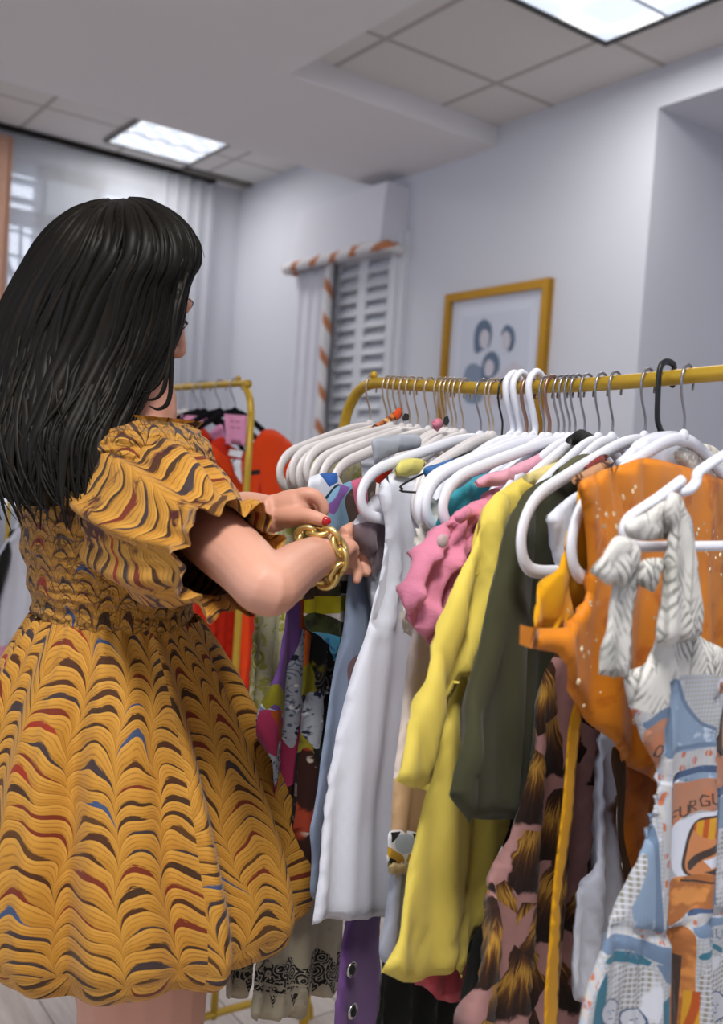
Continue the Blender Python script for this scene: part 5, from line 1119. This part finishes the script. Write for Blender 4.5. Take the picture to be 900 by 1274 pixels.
for pts in ([(232, 340, 1.10), (224, 372, 1.085), (218, 400, 1.08), (215, 430, 1.08), (213, 470, 1.08), (212, 490, 1.08), (207, 504, 1.08), (196, 509, 1.08), (186, 505, 1.08)], [(224, 350, 1.09), (217, 390, 1.08), (214, 425, 1.08), (208, 452, 1.078), (199, 474, 1.076), (188, 486, 1.076), (178, 488, 1.076)],
            [(226, 350, 1.09), (218, 400, 1.08), (212, 440, 1.08), (207, 470, 1.076), (203, 486, 1.076), (194, 496, 1.076), (180, 498, 1.08)], [(222, 360, 1.085), (216, 410, 1.08), (213, 450, 1.08), (214, 475, 1.08), (211, 494, 1.08)]):
    fl.tube([pd(*p) for p in pts], [.003]+[.0028]*(len(pts)-3)+[.0018, .0006], 7, 5, flat=.6, fdir=tuple(fw))
for k in range(9):
    a = rng.uniform(0, 1); x0, y0 = 150+80*a, 250+40*a*a
    fl.tube([pd(x0-20, y0+6, 1.15), pd(x0+14, y0-2+6*a, 1.14), pd(x0+34-8*a, y0+18+14*a, 1.13)], [.0006, .0005, .0003], 4, 5)
for i in range(len(fl.v)): fl.uv[i] = ((i % 7)*.01, i*.0004)
fl.build('front_strands', M_hair, hr)
# ------------------------------------------------------------------ dress
M_marb = marble('ochre marbled cotton'); M_slv = marble('marbled cotton with dark flowers', .066, .024, blot=1); M_smock = marble('smocked marbled cotton', .036, .020, 1)
NB = 96; rings = []; uvs = []
BOD = [(1.150, .112, .090, 0), (1.165, .113, .091, 0), (1.185, .116, .093, 0), (1.215, .127, .098, 0), (1.25, .140, .105, 0), (1.29, .152, .110, 0), (1.33, .163, .112, 0), (1.37, .166, .105, 0), (1.395, .150, .092, .0), (1.405, .115, .080, .01), (1.412, .090, .070, .015), (1.408, .080, .062, .015)]
bo = np.array(BOD); zz = np.linspace(0, len(bo)-1, 60)
for k in zz:
    i = min(int(k), len(bo)-2); z, rx, ry, dy = bo[i]*(1-(k-i))+bo[i+1]*(k-i); rg = []; u_ = []
    for j in range(NB):
        a = 2*pi*j/NB; c_ = .0022*sin(k*5.2+1.2*sin(a*5))+.0018*mnoise.noise((a*14, k*2, 5))
        rg.append((ax+.005*(1.3-z)/.15+(rx+c_)*cos(a), ay+dy+(ry+c_)*sin(a), z)); u_.append((a*.14, z))
    rings.append(rg); uvs.append(u_)
dress = MB().rings(rings, False, 0, uvs).build('dress', M_smock, pr_)
# skirt: gathered at the waist, bubble hem
NS = 360; rings = []; uvs = []
SKP = [(1.172, .104, 0), (1.160, .112, .1), (1.14, .124, .25), (1.11, .140, .45), (1.07, .158, .62), (1.02, .178, .78), (.97, .196, .9), (.92, .211, 1), (.88, .220, 1), (.845, .222, 1), (.82, .214, .95), (.805, .200, .85), (.80, .185, .7), (.815, .170, .5)]
sk = np.array(SKP); SCX, SCY = ax+.040, ay+.025
for k in np.linspace(0, len(sk)-1, 100):
    i = min(int(k), len(sk)-2); z, R_, pa_ = sk[i]*(1-(k-i))+sk[i+1]*(k-i); rg = []; u_ = []
    w = min(1, k/5); drift = (1-w)
    for j in range(NS):
        a = 2*pi*j/NS; an = a+.06*mnoise.noise((cos(a)*2, sin(a)*2, z*2))
        f = .55*sin(13*an+1.3+1.8*mnoise.noise((cos(a)*1.5, sin(a)*1.5, 1)))+.30*sin(21*an+.4+1.6*mnoise.noise((cos(a)*2, sin(a)*2, 7)))
        g_ = (.35+.3*mnoise.noise((cos(a)*5, sin(a)*5, 21)))*sin(33*an+2*mnoise.noise((cos(a)*4, sin(a)*4, 3)))
        amp = .002+.024*pa_*min(1, .4+w); am2 = .0075*(1-w*.75)
        hm = .010*mnoise.noise((cos(a)*3, sin(a)*3, 11))*max(0, (k-8)/5)
        r = R_+amp*f+am2*g_
        lean = .006*(1.165-z)
        rg.append((SCX-.030*(z-.8)/.37+r*cos(a), SCY-.02*(z-.8)/.37+r*.97*sin(a), z+hm+.006*f*max(0, (k-7)/6))); u_.append((a*.215, z if k < 9.5 else .8-(z-.8)))
    rings.append(rg); uvs.append(u_)
MB().rings(rings, False, 0, uvs).build('skirt', M_marb, dress)
# puff sleeves with a ruffled hem
def sleeve(S, E, d0, rads, name, seed):
    d = E-S; L = np.linalg.norm(d); d /= L; u = np.cross(d, [0, 0, 1]); u /= np.linalg.norm(u); v = np.cross(u, d); n = 96; rings = []; uvs = []
    rr = np.array(rads)
    for k in np.linspace(0, len(rr)-1, 56):
        i = min(int(k), len(rr)-2); s, R_, amp, sag = rr[i]*(1-(k-i))+rr[i+1]*(k-i); rg = []; u_ = []
        for j in range(n):
            a = 2*pi*j/n
            f = sin(9*a+seed+1.6*mnoise.noise((cos(a)*1.5, sin(a)*1.5, seed+k*.12)))+.5*sin(17*a+2*mnoise.noise((cos(a)*2, sin(a)*2, seed+k*.3)))+.9*mnoise.noise((cos(a)*2, sin(a)*2, k*.5+seed))
            r = R_+amp*f; p = S+d*(s*L)+u*r*cos(a)+v*r*sin(a)*1.05; p[2] -= sag
            rg.append(p); u_.append((a*.075, s*L))
        rings.append(rg); uvs.append(u_)
    return MB().rings(rings, False, 0, uvs).build(name, M_slv, dress)
S1 = pd(150, 617, 1.145); E1 = pd(269, 685, .955)
sleeve(S1, E1, 0, [(-.25, .045, .002, 0), (-.1, .066, .004, 0), (.12, .078, .005, 0), (.35, .081, .006, .002), (.58, .078, .006, .003), (.78, .067, .006, .003), (.92, .053, .004, .001), (1.0, .048, .004, 0), (1.07, .052, .006, 0), (1.13, .055, .007, 0)], 'sleeve', 1.0)
S2 = np.array([ax-.13, ay+.01, 1.375]); E2 = S2*.45+EL*.55
sleeve(S2, E2, 0, [(-.2, .045, .002, 0), (.05, .066, .004, 0), (.4, .074, .006, .004), (.75, .068, .006, .006), (.92, .052, .004, 0), (1.05, .056, .006, 0), (1.12, .058, .007, 0)], 'sleeve', 4.0)
# ruffled neckline
nk = []; nz_ = 120
for rrw, dz in ((0, 0), (.006, .012), (.012, .022)):
    nk.append([(ax+(.080+rrw+.004*sin(26*a)*(dz*60))*cos(a), ay+.015+(.068+rrw+.004*sin(26*a)*(dz*60))*sin(a), 1.398+dz*.8) for a in np.linspace(0, 2*pi, nz_, endpoint=False)])
MB().rings(nk, False, 0, [[(2*pi*j/nz_*.08, .01*i) for j in range(nz_)] for i in range(3)]).build('neck_ruffle', M_marb, dress)
# chunky chain bracelet
M_chain = NT('polished gold', .3, .6, .85); M_chain.col('#dcc07a'); M_chain = M_chain.mat
bc = pd(395, 693, 1.040); bd_ = pd(420, 683, 1.085)-pd(372, 704, .985); bd_ /= np.linalg.norm(bd_)
br = thing('bracelet', bc, 'chunky gold chain link bracelet on the woman\'s right wrist', 'bracelet')
b1 = np.cross(bd_, [0, 0, 1]); b1 /= np.linalg.norm(b1); b2 = np.cross(b1, bd_)
NL = 12; RBR = .0280
for k in range(NL):
    a = 2*pi*k/NL; rad_ = b1*cos(a)+b2*sin(a); tan = -b1*sin(a)+b2*cos(a); c = bc+rad_*RBR+bd_*.003*sin(2*a)
    q = rad_*.35+bd_*.94 if k % 2 else rad_*.94-bd_*.35
    pts = [tuple(c+tan*.0112*cos(t)*1.0+q*.0074*sin(t)) for t in np.linspace(0, 2*pi, 10, endpoint=False)]
    MB().tube(pts, .0034, 8, 4, True).build('chain_link', M_chain, br)
# dark shoe heel is out of frame; the far leg shows beside the near one
# ================================================================== LIGHT, WORLD, CAMERA
def lamp(x, y, z, size, w):
    l = bpy.data.lights.new('panel_or_fill_light', 'AREA'); l.shape = 'SQUARE'; l.size = size; l.energy = w; l.color = (1, .97, .93)
    o = bpy.data.objects.new('panel_or_fill_light', l); COL.objects.link(o); o.location = (x, y, z)
lamp(n2[0]+.27, n2[1]-.27, Z_COF-.03, .5, LAMP[0])
lamp(-5.45, -.35, Z_STRIP-.03, .5, LAMP[2]); lamp(-5.45, 2.33, Z_STRIP-.03, .5, LAMP[3])  # first: added unseen fill for the far corner; second: the strip ceiling panel
lamp(n2[0]+.27+2.36, n2[1]-.27-2.6, Z_COF-.13, .5, LAMP[1])  # added overhead fill with no fixture, brightens the clothes from above
W = bpy.data.worlds.new('daylight'); SC.world = W; W.use_nodes = True
bgn = W.node_tree.nodes['Background']; bgn.inputs[0].default_value = lin('#dde6f7'); bgn.inputs[1].default_value = WORLD
cam = bpy.data.cameras.new('camera'); co = bpy.data.objects.new('camera', cam); COL.objects.link(co)
cam.sensor_fit = 'VERTICAL'; cam.sensor_height = 36; cam.lens = 36*FPX/1274; cam.clip_start = .05
from mathutils import Matrix
co.matrix_world = Matrix(((rt[0], up[0], -fw[0], 0), (rt[1], up[1], -fw[1], 0), (rt[2], up[2], -fw[2], CH), (0, 0, 0, 1)))
cam.dof.use_dof = True; cam.dof.focus_distance = 1.12; cam.dof.aperture_fstop = 4.5
SC.camera = co
vs = SC.view_settings; vs.view_transform = 'Standard'; vs.look = 'None'; vs.gamma = 1; vs.exposure = EXPO; vs.use_curve_mapping = False
SC.display_settings.display_device = 'sRGB'
